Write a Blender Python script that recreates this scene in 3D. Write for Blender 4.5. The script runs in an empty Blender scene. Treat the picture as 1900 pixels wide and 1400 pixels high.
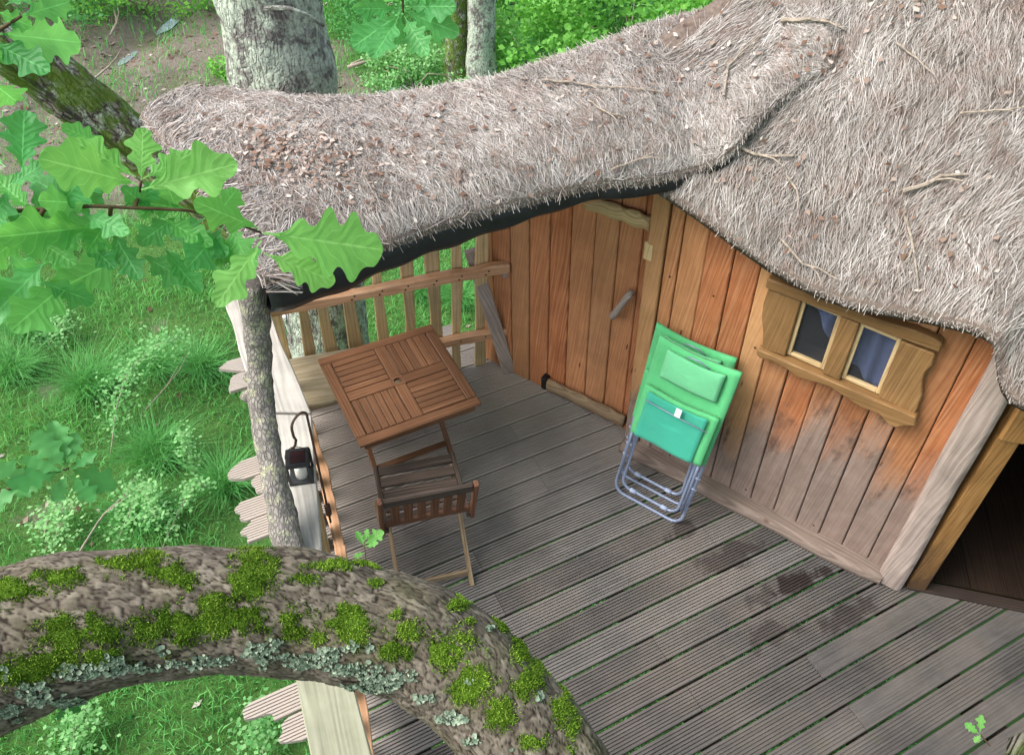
import bpy, math, random
import numpy as np
from mathutils import Vector, Matrix
from mathutils.bvhtree import BVHTree

# ------------------------------------------------------------------ camera, sky, sun, exposure
scene = bpy.context.scene
col = scene.collection
F_PX, PITCH, ROLL, CAM_H = 1480.0, math.radians(46.8), math.radians(-3.57), 4.115
_f = np.array([0, math.cos(PITCH), -math.sin(PITCH)]); _r = np.array([1.0, 0, 0]); _d = np.cross(_f, _r)
_c, _s = math.cos(ROLL), math.sin(ROLL)
CM = np.array([_c*_r+_s*_d, -_s*_r+_c*_d, _f]); CP = np.array([0, 0, CAM_H])
cam = bpy.data.objects.new('camera', bpy.data.cameras.new('camera')); col.objects.link(cam)
cam.data.sensor_width = 36.0; cam.data.lens = F_PX/1900*36; cam.data.clip_start = 0.02; cam.data.clip_end = 400
cam.matrix_world = Matrix([[CM[0][i], -CM[1][i], -CM[2][i], CP[i]] for i in range(3)] + [[0, 0, 0, 1]])
scene.camera = cam
SUN_EL, SUN_AZ = 50, 258          # azimuth clockwise from +Y
world = bpy.data.worlds.new('World'); scene.world = world; world.use_nodes = True
wn = world.node_tree; bg = wn.nodes['Background']
sky = wn.nodes.new('ShaderNodeTexSky'); sky.sky_type = 'NISHITA'; sky.sun_disc = False
sky.sun_elevation = math.radians(SUN_EL); sky.sun_rotation = math.radians(SUN_AZ); sky.dust_density = 4.0; sky.air_density = 1.0
hs = wn.nodes.new('ShaderNodeHueSaturation'); hs.inputs['Saturation'].default_value = 0.62
wn.links.new(sky.outputs[0], hs.inputs['Color']); wn.links.new(hs.outputs[0], bg.inputs['Color']); bg.inputs['Strength'].default_value = 0.15
sl = bpy.data.lights.new('sun', 'SUN'); sl.energy = 1.5; sl.angle = math.radians(38); sl.color = (1.0, 0.975, 0.94)
so = bpy.data.objects.new('sun', sl); col.objects.link(so)
_az, _el = math.radians(SUN_AZ), math.radians(SUN_EL)
so.rotation_euler = (-Vector((math.sin(_az)*math.cos(_el), math.cos(_az)*math.cos(_el), math.sin(_el)))).to_track_quat('-Z', 'Y').to_euler()
scene.view_settings.view_transform = 'Standard'; scene.view_settings.look = 'None'
scene.view_settings.exposure = 1.06; scene.view_settings.gamma = 1.0
scene.render.engine = 'CYCLES'
scene.cycles.max_bounces = 5; scene.cycles.diffuse_bounces = 3; scene.cycles.glossy_bounces = 2; scene.cycles.transmission_bounces = 4; scene.cycles.transparent_max_bounces = 8

# ------------------------------------------------------------------ helpers
RNG = np.random.default_rng(7); random.seed(7)
A = lambda *v: np.array(v, float)
def unit(v): v = np.asarray(v, float); return v/np.linalg.norm(v)
def ray(x, y): return unit(A((x-950)/F_PX, (y-700)/F_PX, 1.0) @ CM)
def at(x, y, z=0.0): d = ray(x, y); return CP + d*((z-CAM_H)/d[2])       # point of the horizontal plane z seen at photo pixel (x, y)
def far(x, y, dist): return CP + ray(x, y)*dist
def aty(x, y, Y): d = ray(x, y); return CP + d*(Y/d[1])
ORG = {}
def tag(o, label=None, cat=None, group=None, kind=None):
    if label: o['label'] = label
    if cat: o['category'] = cat
    if group: o['group'] = group
    if kind: o['kind'] = kind
    return o
def empty(name, loc, label, cat, group=None):
    o = bpy.data.objects.new(name, None); col.objects.link(o); o.location = loc; o.empty_display_size = .1
    ORG[o.name] = np.array(loc, float); return tag(o, label, cat, group)
class MB:
    def __init__(s): s.v = []; s.f = []
    def add(s, V, F):
        n = len(s.v); s.v += [tuple(p) for p in V]; s.f += [tuple(i+n for i in f) for f in F]; return s
    def box(s, c, a, b, d):          # centre and three half-axes
        c, a, b, d = map(lambda q: np.asarray(q, float), (c, a, b, d))
        V = [c+i*a+j*b+k*d for k in (-1, 1) for j in (-1, 1) for i in (-1, 1)]
        return s.add(V, [(0, 2, 3, 1), (4, 5, 7, 6), (0, 1, 5, 4), (2, 6, 7, 3), (0, 4, 6, 2), (1, 3, 7, 5)])
    def prism(s, poly, ex):
        poly = [np.asarray(p, float) for p in poly]; n = len(poly); ex = np.asarray(ex, float)
        F = [tuple(range(n-1, -1, -1)), tuple(range(n, 2*n))] + [(i, (i+1) % n, n+(i+1) % n, n+i) for i in range(n)]
        return s.add(poly + [p+ex for p in poly], F)
    def tube(s, path, rad, n=10, cap=True, closed=False):
        path = [np.asarray(p, float) for p in path]; m = len(path)
        rad = [rad]*m if np.isscalar(rad) else rad
        ref = None; V = []
        for i, p in enumerate(path):
            t = unit(path[(i+1) % m]-path[i-1]) if closed else unit(path[min(i+1, m-1)]-path[max(i-1, 0)])
            if ref is None: ref = np.cross(t, A(0, 0, 1) if abs(t[2]) < .9 else A(1, 0, 0))
            ref = unit(ref - t*np.dot(ref, t)); bi = np.cross(t, ref)
            V += [p+rad[i]*(math.cos(2*math.pi*j/n)*ref+math.sin(2*math.pi*j/n)*bi) for j in range(n)]
        F = [(i*n+j, i*n+(j+1) % n, ((i+1) % m)*n+(j+1) % n, ((i+1) % m)*n+j) for i in range(m if closed else m-1) for j in range(n)]
        if cap and not closed: F += [tuple(range(n-1, -1, -1)), tuple(range((m-1)*n, m*n))]
        return s.add(V, F)
def build(name, mb, mat, parent=None, axes=None, smooth=False, bevel=0.0, **tags):
    V = np.array(mb.v, float)
    root = parent
    org = np.zeros(3)
    if parent is not None: org = ORG[parent.name]
    else: org = np.array(tags.pop('origin', V.mean(0) if len(V) else A(0, 0, 0)), float)
    me = bpy.data.meshes.new(name); me.from_pydata([tuple(p) for p in V-org], [], mb.f)
    me.materials.append(mat)
    ax = axes
    if ax is None:
        Q = V-V.mean(0); u, sg, vt = np.linalg.svd(Q, full_matrices=False); ax = vt
    L, B1, B2 = (unit(a) for a in ax)
    uvv = np.stack([V@B1+V@B2, V@L], 1).astype(np.float32)
    li = np.empty(len(me.loops), np.int32); me.loops.foreach_get('vertex_index', li)
    me.uv_layers.new(name='UVMap').data.foreach_set('uv', uvv[li].ravel())
    if smooth: me.polygons.foreach_set('use_smooth', [True]*len(me.polygons))
    o = bpy.data.objects.new(name, me); col.objects.link(o)
    if parent is not None: o.parent = parent
    else: o.location = org
    ORG[o.name] = org
    if bevel:
        m = o.modifiers.new('bevel', 'BEVEL'); m.width = bevel; m.segments = 1; m.limit_method = 'ANGLE'
    tag(o, **tags)
    return o
def bulk(name, V, F, mat, parent=None, attrs=None, smooth=False, **tags):    # numpy mesh, F an (n,3) or (n,4) array
    org = ORG[parent.name] if parent is not None else np.array(tags.pop('origin', A(0, 0, 0)), float)
    V = np.asarray(V, np.float32)-org.astype(np.float32); F = np.asarray(F, np.int32); k = F.shape[1]
    me = bpy.data.meshes.new(name)
    me.vertices.add(len(V)); me.vertices.foreach_set('co', V.ravel())
    me.loops.add(F.size); me.loops.foreach_set('vertex_index', F.ravel())
    me.polygons.add(len(F)); me.polygons.foreach_set('loop_start', np.arange(0, F.size, k, dtype=np.int32))
    me.polygons.foreach_set('loop_total', np.full(len(F), k, np.int32))
    if smooth: me.polygons.foreach_set('use_smooth', np.ones(len(F), bool))
    me.update(calc_edges=True); me.materials.append(mat)
    for n, a in (attrs or {}).items():
        me.attributes.new(n, 'FLOAT', 'POINT').data.foreach_set('value', np.asarray(a, np.float32))
    o = bpy.data.objects.new(name, me); col.objects.link(o)
    if parent is not None: o.parent = parent
    else: o.location = org
    ORG[o.name] = org
    return tag(o, **tags)
def vnoise(P, scale, seed=0):            # cheap smooth value noise, vectorised, in -1..1
    P = np.asarray(P, float)*scale + seed*17.31
    i = np.floor(P).astype(np.int64); f = P-i; f = f*f*(3-2*f)
    def hsh(a, b, c):
        h = (a*374761393 + b*668265263 + c*2147483647 + seed*974711) & 0xffffffff
        h = ((h ^ (h >> 13))*1274126177) & 0xffffffff
        return ((h ^ (h >> 16)) & 0xffff)/32767.5-1
    r = 0
    for dx in (0, 1):
        for dy in (0, 1):
            for dz in (0, 1):
                w = (f[..., 0] if dx else 1-f[..., 0])*(f[..., 1] if dy else 1-f[..., 1])*(f[..., 2] if dz else 1-f[..., 2])
                r = r + w*hsh(i[..., 0]+dx, i[..., 1]+dy, i[..., 2]+dz)
    return r
def fbm(P, scale, oct=4, seed=0):
    r = 0; a = 1.0
    for k in range(oct): r = r+a*vnoise(P, scale*2**k, seed+k); a *= .5
    return r

# ------------------------------------------------------------------ materials
def lin(h):
    c = [int(h[i:i+2], 16)/255 for i in (0, 2, 4)]
    return tuple((x/12.92 if x <= .04045 else ((x+.055)/1.055)**2.4) for x in c)+(1.0,)
class NT:
    def __init__(s, name):
        s.m = bpy.data.materials.new(name); s.m.use_nodes = True; s.t = s.m.node_tree; s.p = s.t.nodes['Principled BSDF']
    def n(s, typ, **kw):
        x = s.t.nodes.new('ShaderNode'+typ)
        for k, v in kw.items():
            if k in x.inputs: s.set(x.inputs[k], v)
            else: setattr(x, k, v)
        return x
    def set(s, inp, v):
        if hasattr(v, 'links') or isinstance(v, bpy.types.NodeSocket): s.t.links.new(v, inp)
        else: inp.default_value = v
    def math(s, op, a, b=0.0, clamp=False):
        x = s.t.nodes.new('ShaderNodeMath'); x.operation = op; x.use_clamp = clamp; s.set(x.inputs[0], a); s.set(x.inputs[1], b); return x.outputs[0]
    def mix(s, f, a, b, bt='MIX'):
        x = s.t.nodes.new('ShaderNodeMix'); x.data_type = 'RGBA'; x.blend_type = bt; x.clamp_factor = True
        s.set(x.inputs[0], f); s.set(x.inputs[6], a); s.set(x.inputs[7], b); return x.outputs[2]
    def ramp(s, f, stops):
        x = s.t.nodes.new('ShaderNodeValToRGB'); s.t.links.new(f, x.inputs[0]); e = x.color_ramp.elements
        while len(e) < len(stops): e.new(.5)
        for q, (p, c) in zip(e, stops): q.position = p; q.color = c if len(c) == 4 else c+(1,)
        return x.outputs[0]
    def comb(s, x, y, z):
        q = s.t.nodes.new('ShaderNodeCombineXYZ')
        for i, v in enumerate((x, y, z)): s.set(q.inputs[i], v)
        return q.outputs[0]
    def noise(s, vec, scale=1.0, detail=4.0, rough=.55, dist=0.0):
        x = s.t.nodes.new('ShaderNodeTexNoise'); s.t.links.new(vec, x.inputs['Vector'])
        x.inputs['Scale'].default_value = scale; x.inputs['Detail'].default_value = detail; x.inputs['Roughness'].default_value = rough; x.inputs['Distortion'].default_value = dist
        return x.outputs[0]
    def bump(s, h, strength=.4, dist=.005):
        x = s.t.nodes.new('ShaderNodeBump'); x.inputs['Strength'].default_value = strength; x.inputs['Distance'].default_value = dist
        s.t.links.new(h, x.inputs['Height']); s.t.links.new(x.outputs[0], s.p.inputs['Normal'])
    def out(s, color, rough=.7, spec=.3):
        s.set(s.p.inputs['Base Color'], color); s.set(s.p.inputs['Roughness'], rough); s.p.inputs['Specular IOR Level'].default_value = spec
        return s.m
def g1(v): return (v, v, v, 1)
def wood(name, dark, mid, light, var=.25, rough=.72, grain=1.0, knots=False, weather=None, stain=None, gstr=.35, ringw=.2, alt=None):
    m = NT(name)
    uv = m.n('UVMap').outputs[0]; sp = m.n('SeparateXYZ', Vector=uv); u, v = sp.outputs[0], sp.outputs[1]
    rnd = m.n('ObjectInfo').outputs['Random']; r1 = m.math('MULTIPLY', rnd, 53.0); r2 = m.math('MULTIPLY', rnd, 17.3)
    fine = m.noise(m.comb(m.math('MULTIPLY', u, 170*grain), m.math('MULTIPLY', v, 2.2), r1), 1, 5, .62, .05)
    warp = m.noise(m.comb(m.math('MULTIPLY', u, 9), m.math('MULTIPLY', v, .9), r1), 1, 2.5, .5, .1)
    rings = m.math('SINE', m.math('ADD', m.math('MULTIPLY', u, 330*grain), m.math('MULTIPLY', warp, 34.0)))
    ringf = m.math('MULTIPLY_ADD', rings, .5); ringf.node.inputs[2].default_value = .5
    tone = m.math('ADD', m.math('MULTIPLY', fine, 1-ringw), m.math('MULTIPLY', ringf, ringw))
    c = m.ramp(tone, [(.22, dark), (.5, mid), (.82, light)])
    hv = m.noise(m.comb(r2, r1, 0.0), 1, 0)
    if alt: c = m.mix(m.ramp(m.noise(m.comb(r1, r2, 5.0), 1.3, 0), [(.38, g1(0)), (.62, g1(.85))]), c, m.mix(tone, alt[0], alt[1]))
    c = m.mix(1.0, c, m.ramp(hv, [(.3, g1(1-var)), (.7, g1(1+var*.6))]), 'MULTIPLY')
    pos = m.n('NewGeometry').outputs['Position']
    bl = m.noise(pos, 5.0, 5, .6)
    c = m.mix(1.0, c, m.ramp(bl, [(.3, g1(.8)), (.7, g1(1.12))]), 'MULTIPLY')
    if knots:
        vo = m.n('TexVoronoi', Vector=m.comb(m.math('MULTIPLY', u, 13), m.math('MULTIPLY', v, 3.2), r1), Randomness=1.0, Scale=1.0)
        k = m.ramp(vo.outputs['Distance'], [(.045, g1(1)), (.11, g1(0))])
        sel = m.ramp(vo.outputs['Color'], [(.36, g1(0)), (.4, g1(1))])
        c = m.mix(m.math('MULTIPLY', m.math('MULTIPLY', k, sel), .85), c, lin('4a2412'))
    if weather:
        c = weather(m, c, pos, bl, u, v)
    if stain: c = stain(m, c, pos)
    m.bump(tone, gstr, .003)
    return m.out(c, rough, .25)
def plain(name, c, rough=.6, spec=.3, metal=0.0, nz=.12, scale=30):
    m = NT(name); pos = m.n('TexCoord').outputs['Object']
    q = m.noise(pos, scale, 4)
    cc = m.mix(1.0, c, m.ramp(q, [(.3, g1(1-nz)), (.7, g1(1+nz))]), 'MULTIPLY')
    m.p.inputs['Metallic'].default_value = metal
    return m.out(cc, rough, spec)

def w_wall(m, c, pos, bl, u, v):      # rain splash has greyed the foot of the boards
    z = m.n('SeparateXYZ', Vector=pos).outputs[2]
    big = m.noise(m.comb(m.math('MULTIPLY', u, 5), m.math('MULTIPLY', v, 1.2), 0.0), 1, 5, .65)
    zz = m.math('ADD', z, m.math('MULTIPLY', m.math('SUBTRACT', big, .5), 0.9))
    sx = m.n('SeparateXYZ', Vector=pos).outputs[0]
    zz = m.math('SUBTRACT', zz, m.math('MULTIPLY', m.math('SUBTRACT', sx, .95, True), .42))
    zz = m.math('ADD', zz, m.math('MULTIPLY', m.math('SUBTRACT', m.n('ObjectInfo').outputs['Random'], .5), .38))
    fac = m.ramp(zz, [(.2, g1(1)), (.6, g1(0))])
    grey = m.mix(m.noise(pos, 9, 5, .7), lin('6b5d55'), lin('9c8d84'))
    st = m.noise(m.comb(m.math('MULTIPLY', u, 150), m.math('MULTIPLY', v, 2.0), m.math('MULTIPLY', m.n('ObjectInfo').outputs['Random'], 53.0)), 1, 5, .65)
    grey = m.mix(1.0, grey, m.ramp(st, [(.25, g1(.6)), (.75, g1(1.3))]), 'MULTIPLY')
    c = m.mix(m.math('MULTIPLY', fac, .92), c, grey)
    mould = m.ramp(m.noise(m.comb(m.math('MULTIPLY', u, 11), m.math('MULTIPLY', v, 4), 3.0), 1, 6, .7), [(.5, g1(0)), (.68, g1(1))])
    band = m.ramp(zz, [(.1, g1(0)), (.3, g1(1)), (.55, g1(.7)), (.7, g1(0))])
    return m.mix(m.math('MULTIPLY', m.math('MULTIPLY', mould, band), .9), c, lin('3a322d'))
def w_jamb(m, c, pos, bl, u, v):
    z = m.n('SeparateXYZ', Vector=pos).outputs[2]; q = m.noise(m.comb(m.math('MULTIPLY', u, 14), m.math('MULTIPLY', v, 3.5), 1.0), 1, 6, .7)
    f = m.ramp(m.math('ADD', z, m.math('MULTIPLY', m.math('SUBTRACT', q, .5), 1.2)), [(.1, g1(.85)), (.5, g1(0))])
    c = m.mix(f, c, lin('4a3a2c')); return m.mix(m.ramp(q, [(.6, g1(0)), (.75, g1(.6))]), c, lin('6a4a28'))
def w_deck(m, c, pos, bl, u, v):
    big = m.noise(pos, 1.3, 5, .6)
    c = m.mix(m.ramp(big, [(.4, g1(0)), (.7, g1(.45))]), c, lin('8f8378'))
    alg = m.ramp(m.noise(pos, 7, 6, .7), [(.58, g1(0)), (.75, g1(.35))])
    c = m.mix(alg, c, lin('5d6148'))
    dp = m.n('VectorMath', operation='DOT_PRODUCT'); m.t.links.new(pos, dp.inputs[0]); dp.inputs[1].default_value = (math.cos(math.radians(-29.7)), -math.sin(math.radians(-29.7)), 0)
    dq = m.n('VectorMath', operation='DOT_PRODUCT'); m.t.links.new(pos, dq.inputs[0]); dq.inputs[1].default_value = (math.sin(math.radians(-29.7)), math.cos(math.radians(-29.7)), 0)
    wb = m.math('MULTIPLY', m.math('SUBTRACT', big, .5), .5)      # open board ends are sun-bleached; far boards painted paler for light from the back
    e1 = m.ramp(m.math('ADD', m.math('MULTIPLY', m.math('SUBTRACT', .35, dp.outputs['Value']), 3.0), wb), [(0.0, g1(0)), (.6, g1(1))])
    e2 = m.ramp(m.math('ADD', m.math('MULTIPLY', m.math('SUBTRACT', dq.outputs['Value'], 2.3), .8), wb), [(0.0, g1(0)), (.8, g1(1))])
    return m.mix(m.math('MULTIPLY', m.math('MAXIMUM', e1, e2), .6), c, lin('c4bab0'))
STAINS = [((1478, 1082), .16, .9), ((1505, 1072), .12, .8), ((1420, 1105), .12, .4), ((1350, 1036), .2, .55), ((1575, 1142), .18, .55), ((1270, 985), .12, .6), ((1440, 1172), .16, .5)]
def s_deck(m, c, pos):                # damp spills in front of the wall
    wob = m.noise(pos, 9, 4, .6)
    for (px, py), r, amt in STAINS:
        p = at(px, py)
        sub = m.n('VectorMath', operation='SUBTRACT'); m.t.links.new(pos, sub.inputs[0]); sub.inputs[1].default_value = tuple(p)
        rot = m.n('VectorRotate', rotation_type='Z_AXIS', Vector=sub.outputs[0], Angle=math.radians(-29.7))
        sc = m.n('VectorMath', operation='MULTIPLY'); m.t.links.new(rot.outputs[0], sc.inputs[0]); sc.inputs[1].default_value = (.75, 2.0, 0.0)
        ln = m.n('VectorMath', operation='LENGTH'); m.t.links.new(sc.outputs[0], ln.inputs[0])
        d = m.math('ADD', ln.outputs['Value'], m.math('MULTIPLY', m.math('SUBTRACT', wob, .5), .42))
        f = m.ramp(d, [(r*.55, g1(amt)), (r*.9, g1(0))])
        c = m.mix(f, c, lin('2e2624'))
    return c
M = {}
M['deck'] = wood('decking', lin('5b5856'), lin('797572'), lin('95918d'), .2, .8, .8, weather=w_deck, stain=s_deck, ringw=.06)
M['deckshade'] = wood('shaded_decking', lin('403d3c'), lin('585553'), lin('706c6a'), .16, .75, .8, weather=w_deck, stain=s_deck, ringw=.06)  # darker decking copy, shade over the near deck put into its colour
M['wall'] = wood('larch_boards', lin('8a4c2c'), lin('b0714a'), lin('c99a74'), .3, .62, .8, True, weather=w_wall, ringw=.14, alt=(lin('a4744a'), lin('d6ab7c')))
M['door'] = wood('door_larch', lin('8a4c2e'), lin('b2714a'), lin('c9966e'), .2, .62, .8, True, ringw=.14, alt=(lin('a06a44'), lin('d0a076')))
M['oak'] = wood('window_oak', lin('644a2e'), lin('876640'), lin('9e7e58'), .12, .6, .8, ringw=.1)
M['jamb'] = wood('jamb_pine', lin('7a5430'), lin('9a7142'), lin('ae8856'), .1, .6, .7, weather=w_jamb)
M['grey'] = wood('weathered_wood', lin('8b7b73'), lin('aa9a90'), lin('c4b6ac'), .12, .8, .8)
M['plate'] = wood('sill_wood', lin('65584f'), lin('807167'), lin('998b81'), .1, .75, .8, True)
M['rail'] = wood('handrail_wood', lin('98948c'), lin('b7b3ab'), lin('ccc8c0'), .1, .78, .45)
M['railgreen'] = wood('handrail_green', lin('787a66'), lin('95957f'), lin('a9a894'), .08, .78, .45)
M['picket'] = wood('picket_pine', lin('a88a5c'), lin('cbb083'), lin('ddc9a2'), .2, .7, .8)
M['pinerail'] = wood('rail_pine', lin('b0805c'), lin('cfa17c'), lin('dfbb9b'), .08, .68, .6)
M['bench'] = wood('bench_wood', lin('877a5e'), lin('a89b80'), lin('bdb29a'), .05, .75, .5)
M['teak'] = wood('oiled_teak', lin('573725'), lin('745038'), lin('8e6c52'), .2, .55, 1.2)
M['teakdark'] = wood('weathered_teak', lin('2c241f'), lin('4a3f38'), lin('6f6259'), .3, .8, 1.0)
M['teakleg'] = wood('chair_leg_wood', lin('75614c'), lin('9b8468'), lin('b49d80'), .2, .7, 1.0)
M['teakred'] = wood('red_teak', lin('4f3122'), lin('6d4936'), lin('866554'), .2, .65, 1.0)
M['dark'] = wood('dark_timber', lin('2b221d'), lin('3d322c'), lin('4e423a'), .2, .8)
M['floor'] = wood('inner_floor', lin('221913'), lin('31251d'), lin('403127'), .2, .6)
M['black'] = plain('black_membrane', lin('26262a'), .45, .4, nz=.3, scale=14)
M['iron'] = plain('rusted_iron', lin('5a463c'), .7, .3, nz=.35, scale=120)
M['lantern'] = plain('black_plastic', lin('1e2022'), .45, .4)
M['solar'] = plain('solar_cell', lin('2a1a1c'), .2, .5)
M['candle'] = plain('candle_wax', lin('eeece4'), .6)
M['white'] = plain('white_paint', lin('e3e5e6'), .5)
M['steel'] = plain('grey_enamel', lin('7f8aa2'), .35, .5, .15, nz=.05)
M['clip'] = plain('plastic_clip', lin('9ba7c0'), .5)
M['blackiron'] = plain('black_iron', lin('1c1b1b'), .6)
def glass_mat():
    m = NT('window_glass'); m.p.inputs['Transmission Weight'].default_value = 0.92; m.p.inputs['IOR'].default_value = 1.02
    m.p.inputs['Alpha'].default_value = .35
    return m.out(lin('c6ccd6'), .04, .6)
M['glass'] = glass_mat()
def lglass():
    m = NT('lantern_glass'); m.p.inputs['Alpha'].default_value = .03
    return m.out(lin('cfd6da'), .05, .5)
M['lglass'] = lglass()
def fabric(name, c, sc=900):
    m = NT(name); pos = m.n('TexCoord').outputs['Object']
    q = m.noise(pos, sc, 2); b = m.noise(pos, 6, 4)
    cc = m.mix(1.0, c, m.ramp(q, [(.35, g1(.86)), (.65, g1(1.1))]), 'MULTIPLY')
    cc = m.mix(1.0, cc, m.ramp(b, [(.3, g1(.92)), (.7, g1(1.06))]), 'MULTIPLY')
    m.p.inputs['Sheen Weight'].default_value = .15
    m.bump(m.math('ADD', m.math('MULTIPLY', q, .2), m.math('ADD', m.noise(pos, 14, 3), m.math('MULTIPLY', m.noise(pos, 40, 4, .6, 1.5), .35))), .5, .008)
    return m.out(cc, .85, .15)
M['green'] = fabric('green_canvas', lin('5ab678')); M['pillow'] = fabric('pillow_canvas', lin('6cc08c')); M['teal'] = fabric('teal_mesh', lin('3fa68c')); M['curtain'] = fabric('blue_curtain', lin('4c587a'), 300)
def strands_mat(name, stops, rough=.85, dirt=False):
    m = NT(name); a = m.n('Attribute', attribute_name='rnd').outputs['Fac']
    c = m.ramp(a, stops)
    pos = m.n('NewGeometry').outputs['Position']
    c = m.mix(1.0, c, m.ramp(m.noise(pos, 2.6, 5, .6), [(.3, g1(.78)), (.7, g1(1.15))]), 'MULTIPLY')
    if dirt: c = m.mix(m.ramp(m.noise(pos, 9, 5, .65), [(.48, g1(0)), (.68, g1(.45))]), c, lin('86695c'))
    return m.out(c, rough, .15)
M['thatch'] = strands_mat('thatch_straw', [(0, lin('5c534d')), (.2, lin('8a827b')), (.42, lin('a69e98')), (.65, lin('b9b2ad')), (.88, lin('c9c3c0')), (1, lin('dcd8d5'))], dirt=True)
M['thatchbase'] = plain('thatch_body', lin('756860'), .95, .1, nz=.35, scale=60)
def leafmat(name, lo, hi, trans=.35, rough=.5, veins=False):
    m = NT(name); oi = m.n('ObjectInfo').outputs['Random']
    a = m.n('Attribute', attribute_name='rnd').outputs['Fac']
    f = m.math('ADD', m.math('MULTIPLY', oi, .35), m.math('MULTIPLY', a, .65))
    c = m.mix(f, lo, hi)
    pos = m.n('TexCoord').outputs['Object']
    c = m.mix(1.0, c, m.ramp(m.noise(pos, 25, 4), [(.3, g1(.85)), (.7, g1(1.12))]), 'MULTIPLY')
    if veins:
        q = m.math('ABSOLUTE', m.n('Attribute', attribute_name='lq').outputs['Fac']); t = m.n('Attribute', attribute_name='lt').outputs['Fac']
        mid = m.ramp(q, [(.02, g1(1)), (.06, g1(0))])
        sv = m.math('ABSOLUTE', m.math('SUBTRACT', m.math('FRACT', m.math('SUBTRACT', m.math('MULTIPLY', t, 8.0), m.math('MULTIPLY', q, 1.5))), .5))
        side = m.ramp(sv, [(.0, g1(.6)), (.05, g1(0))])
        c = m.mix(m.math('MAXIMUM', m.math('MULTIPLY', mid, .6), m.math('MULTIPLY', side, .7)), c, tuple(min(1, x*1.5+.04) for x in hi[:3])+(1,))
        m.bump(m.math('ADD', m.math('MULTIPLY', sv, .8), m.noise(pos, 60, 3)), .35, .004)
    m.out(c, rough, .3)
    tr = m.n('BsdfTranslucent'); m.set(tr.inputs[0], m.mix(.35, c, (.35, .75, .08, 1), 'MIX'))
    mx = m.n('MixShader'); mx.inputs[0].default_value = trans
    outn = m.t.nodes['Material Output']; m.t.links.new(m.p.outputs[0], mx.inputs[1]); m.t.links.new(tr.outputs[0], mx.inputs[2]); m.t.links.new(mx.outputs[0], outn.inputs[0])
    return m.m
M['leaf'] = leafmat('oak_leaf_young', lin('70be5c'), lin('a0dc7e'), .5, .45, True)
M['leafdark'] = leafmat('oak_leaf', lin('429854'), lin('72c276'), .5, .42, True)
M['leafmid'] = leafmat('oak_leaf_half', lin('58ac58'), lin('86d276'), .5, .42, True)
M['grass'] = leafmat('grass_blade', lin('37863f'), lin('86cc74'), .3, .6)
M['shrub'] = leafmat('shrub_leaf', lin('5aa444'), lin('9cd868'), .42)
M['pale'] = leafmat('pale_leaf', lin('62a45c'), lin('9ccc88'), .3)
M['midleaf'] = leafmat('sapling_leaf', lin('3f8a48'), lin('6ab068'), .35)
def dead(name, stops):
    m = NT(name); a = m.n('Attribute', attribute_name='rnd').outputs['Fac']; return m.out(m.ramp(a, stops), .8, .2)
M['litter'] = dead('dead_leaves', [(0, lin('4e3a30')), (.4, lin('7a5f50')), (.75, lin('97857a')), (1, lin('c4bbb2'))])
M['greenstem'] = plain('oak_twig', lin('5a4a38'), .8, .15, nz=.3, scale=80)
M['twig'] = plain('twig_bark', lin('9d9184'), .85, .1, nz=.4, scale=60)
M['moss'] = strands_mat('moss', [(0, lin('425a16')), (.5, lin('678a28')), (1, lin('98b648'))])
M['lichen'] = dead('lichen', [(0, lin('5c6c5c')), (.5, lin('7f907c')), (1, lin('aebba6'))])
def barkmat(name, dark, mid, light, lich, lam=.5, sc=1.0, moss=0.0, stretch=.35, cell=38, ck=1.0):
    m = NT(name); pos = m.n('TexCoord').outputs['Object']
    uv = m.n('UVMap').outputs[0]; sp = m.n('SeparateXYZ', Vector=uv)
    vec = m.comb(m.math('MULTIPLY', sp.outputs[0], 1.0), m.math('MULTIPLY', sp.outputs[1], stretch), 0.0)
    wv = m.noise(pos, 22*sc, 4, .6); n0 = m.noise(pos, 35*sc, 3, .6)
    add = m.n('VectorMath', operation='ADD'); m.t.links.new(vec, add.inputs[0]); m.t.links.new(m.comb(m.math('MULTIPLY', wv, .03/sc), m.math('MULTIPLY', n0, .03/sc), 0.0), add.inputs[1])
    vo = m.n('TexVoronoi', Vector=add.outputs[0], Scale=cell*sc, feature='DISTANCE_TO_EDGE')
    crack = m.ramp(vo.outputs['Distance'], [(.0, g1(0)), (.22, g1(1))])
    n2 = m.noise(pos, 60*sc, 6, .7); n3 = m.noise(pos, 9*sc, 5, .6)
    c = m.mix(n2, dark, light); c = m.mix(.5, c, mid)
    c = m.mix(m.math('MULTIPLY', m.math('SUBTRACT', 1.0, crack), ck), c, tuple(.4*x for x in dark[:3])+(1,))
    if lam:
        lf = m.ramp(m.noise(pos, 14*sc, 7, .72), [(.62-.2*lam, g1(0)), (.7-.2*lam, g1(1))])
        c = m.mix(m.math('MULTIPLY', m.math('MULTIPLY', lf, m.ramp(n2, [(.35, g1(.2)), (.55, g1(1))])), .85), c, m.mix(n2, lich, tuple(min(1, 1.4*x) for x in lich[:3])+(1,)))
    if moss:
        mf = m.ramp(n3, [(.5-.2*moss, g1(0)), (.62-.2*moss, g1(1))])
        c = m.mix(m.math('MULTIPLY', mf, .8), c, m.mix(n2, lin('44601a'), lin('6f8d2a')))
    m.bump(m.math('ADD', m.math('MULTIPLY', crack, .7), m.math('MULTIPLY', n2, .6)), .9, .4/cell/sc)
    return m.out(c, .9, .12)
M['bark'] = barkmat('branch_bark', lin('5d4f46'), lin('8a7a70'), lin('a99a90'), lin('8fa08c'), .12, 1.0, 0, .5, 120, .45)
M['trunk'] = barkmat('oak_trunk_bark', lin('5c5753'), lin('8a8581'), lin('ada9a5'), lin('bac6b4'), .9, .55, 0, .3, 60, .5)
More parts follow.
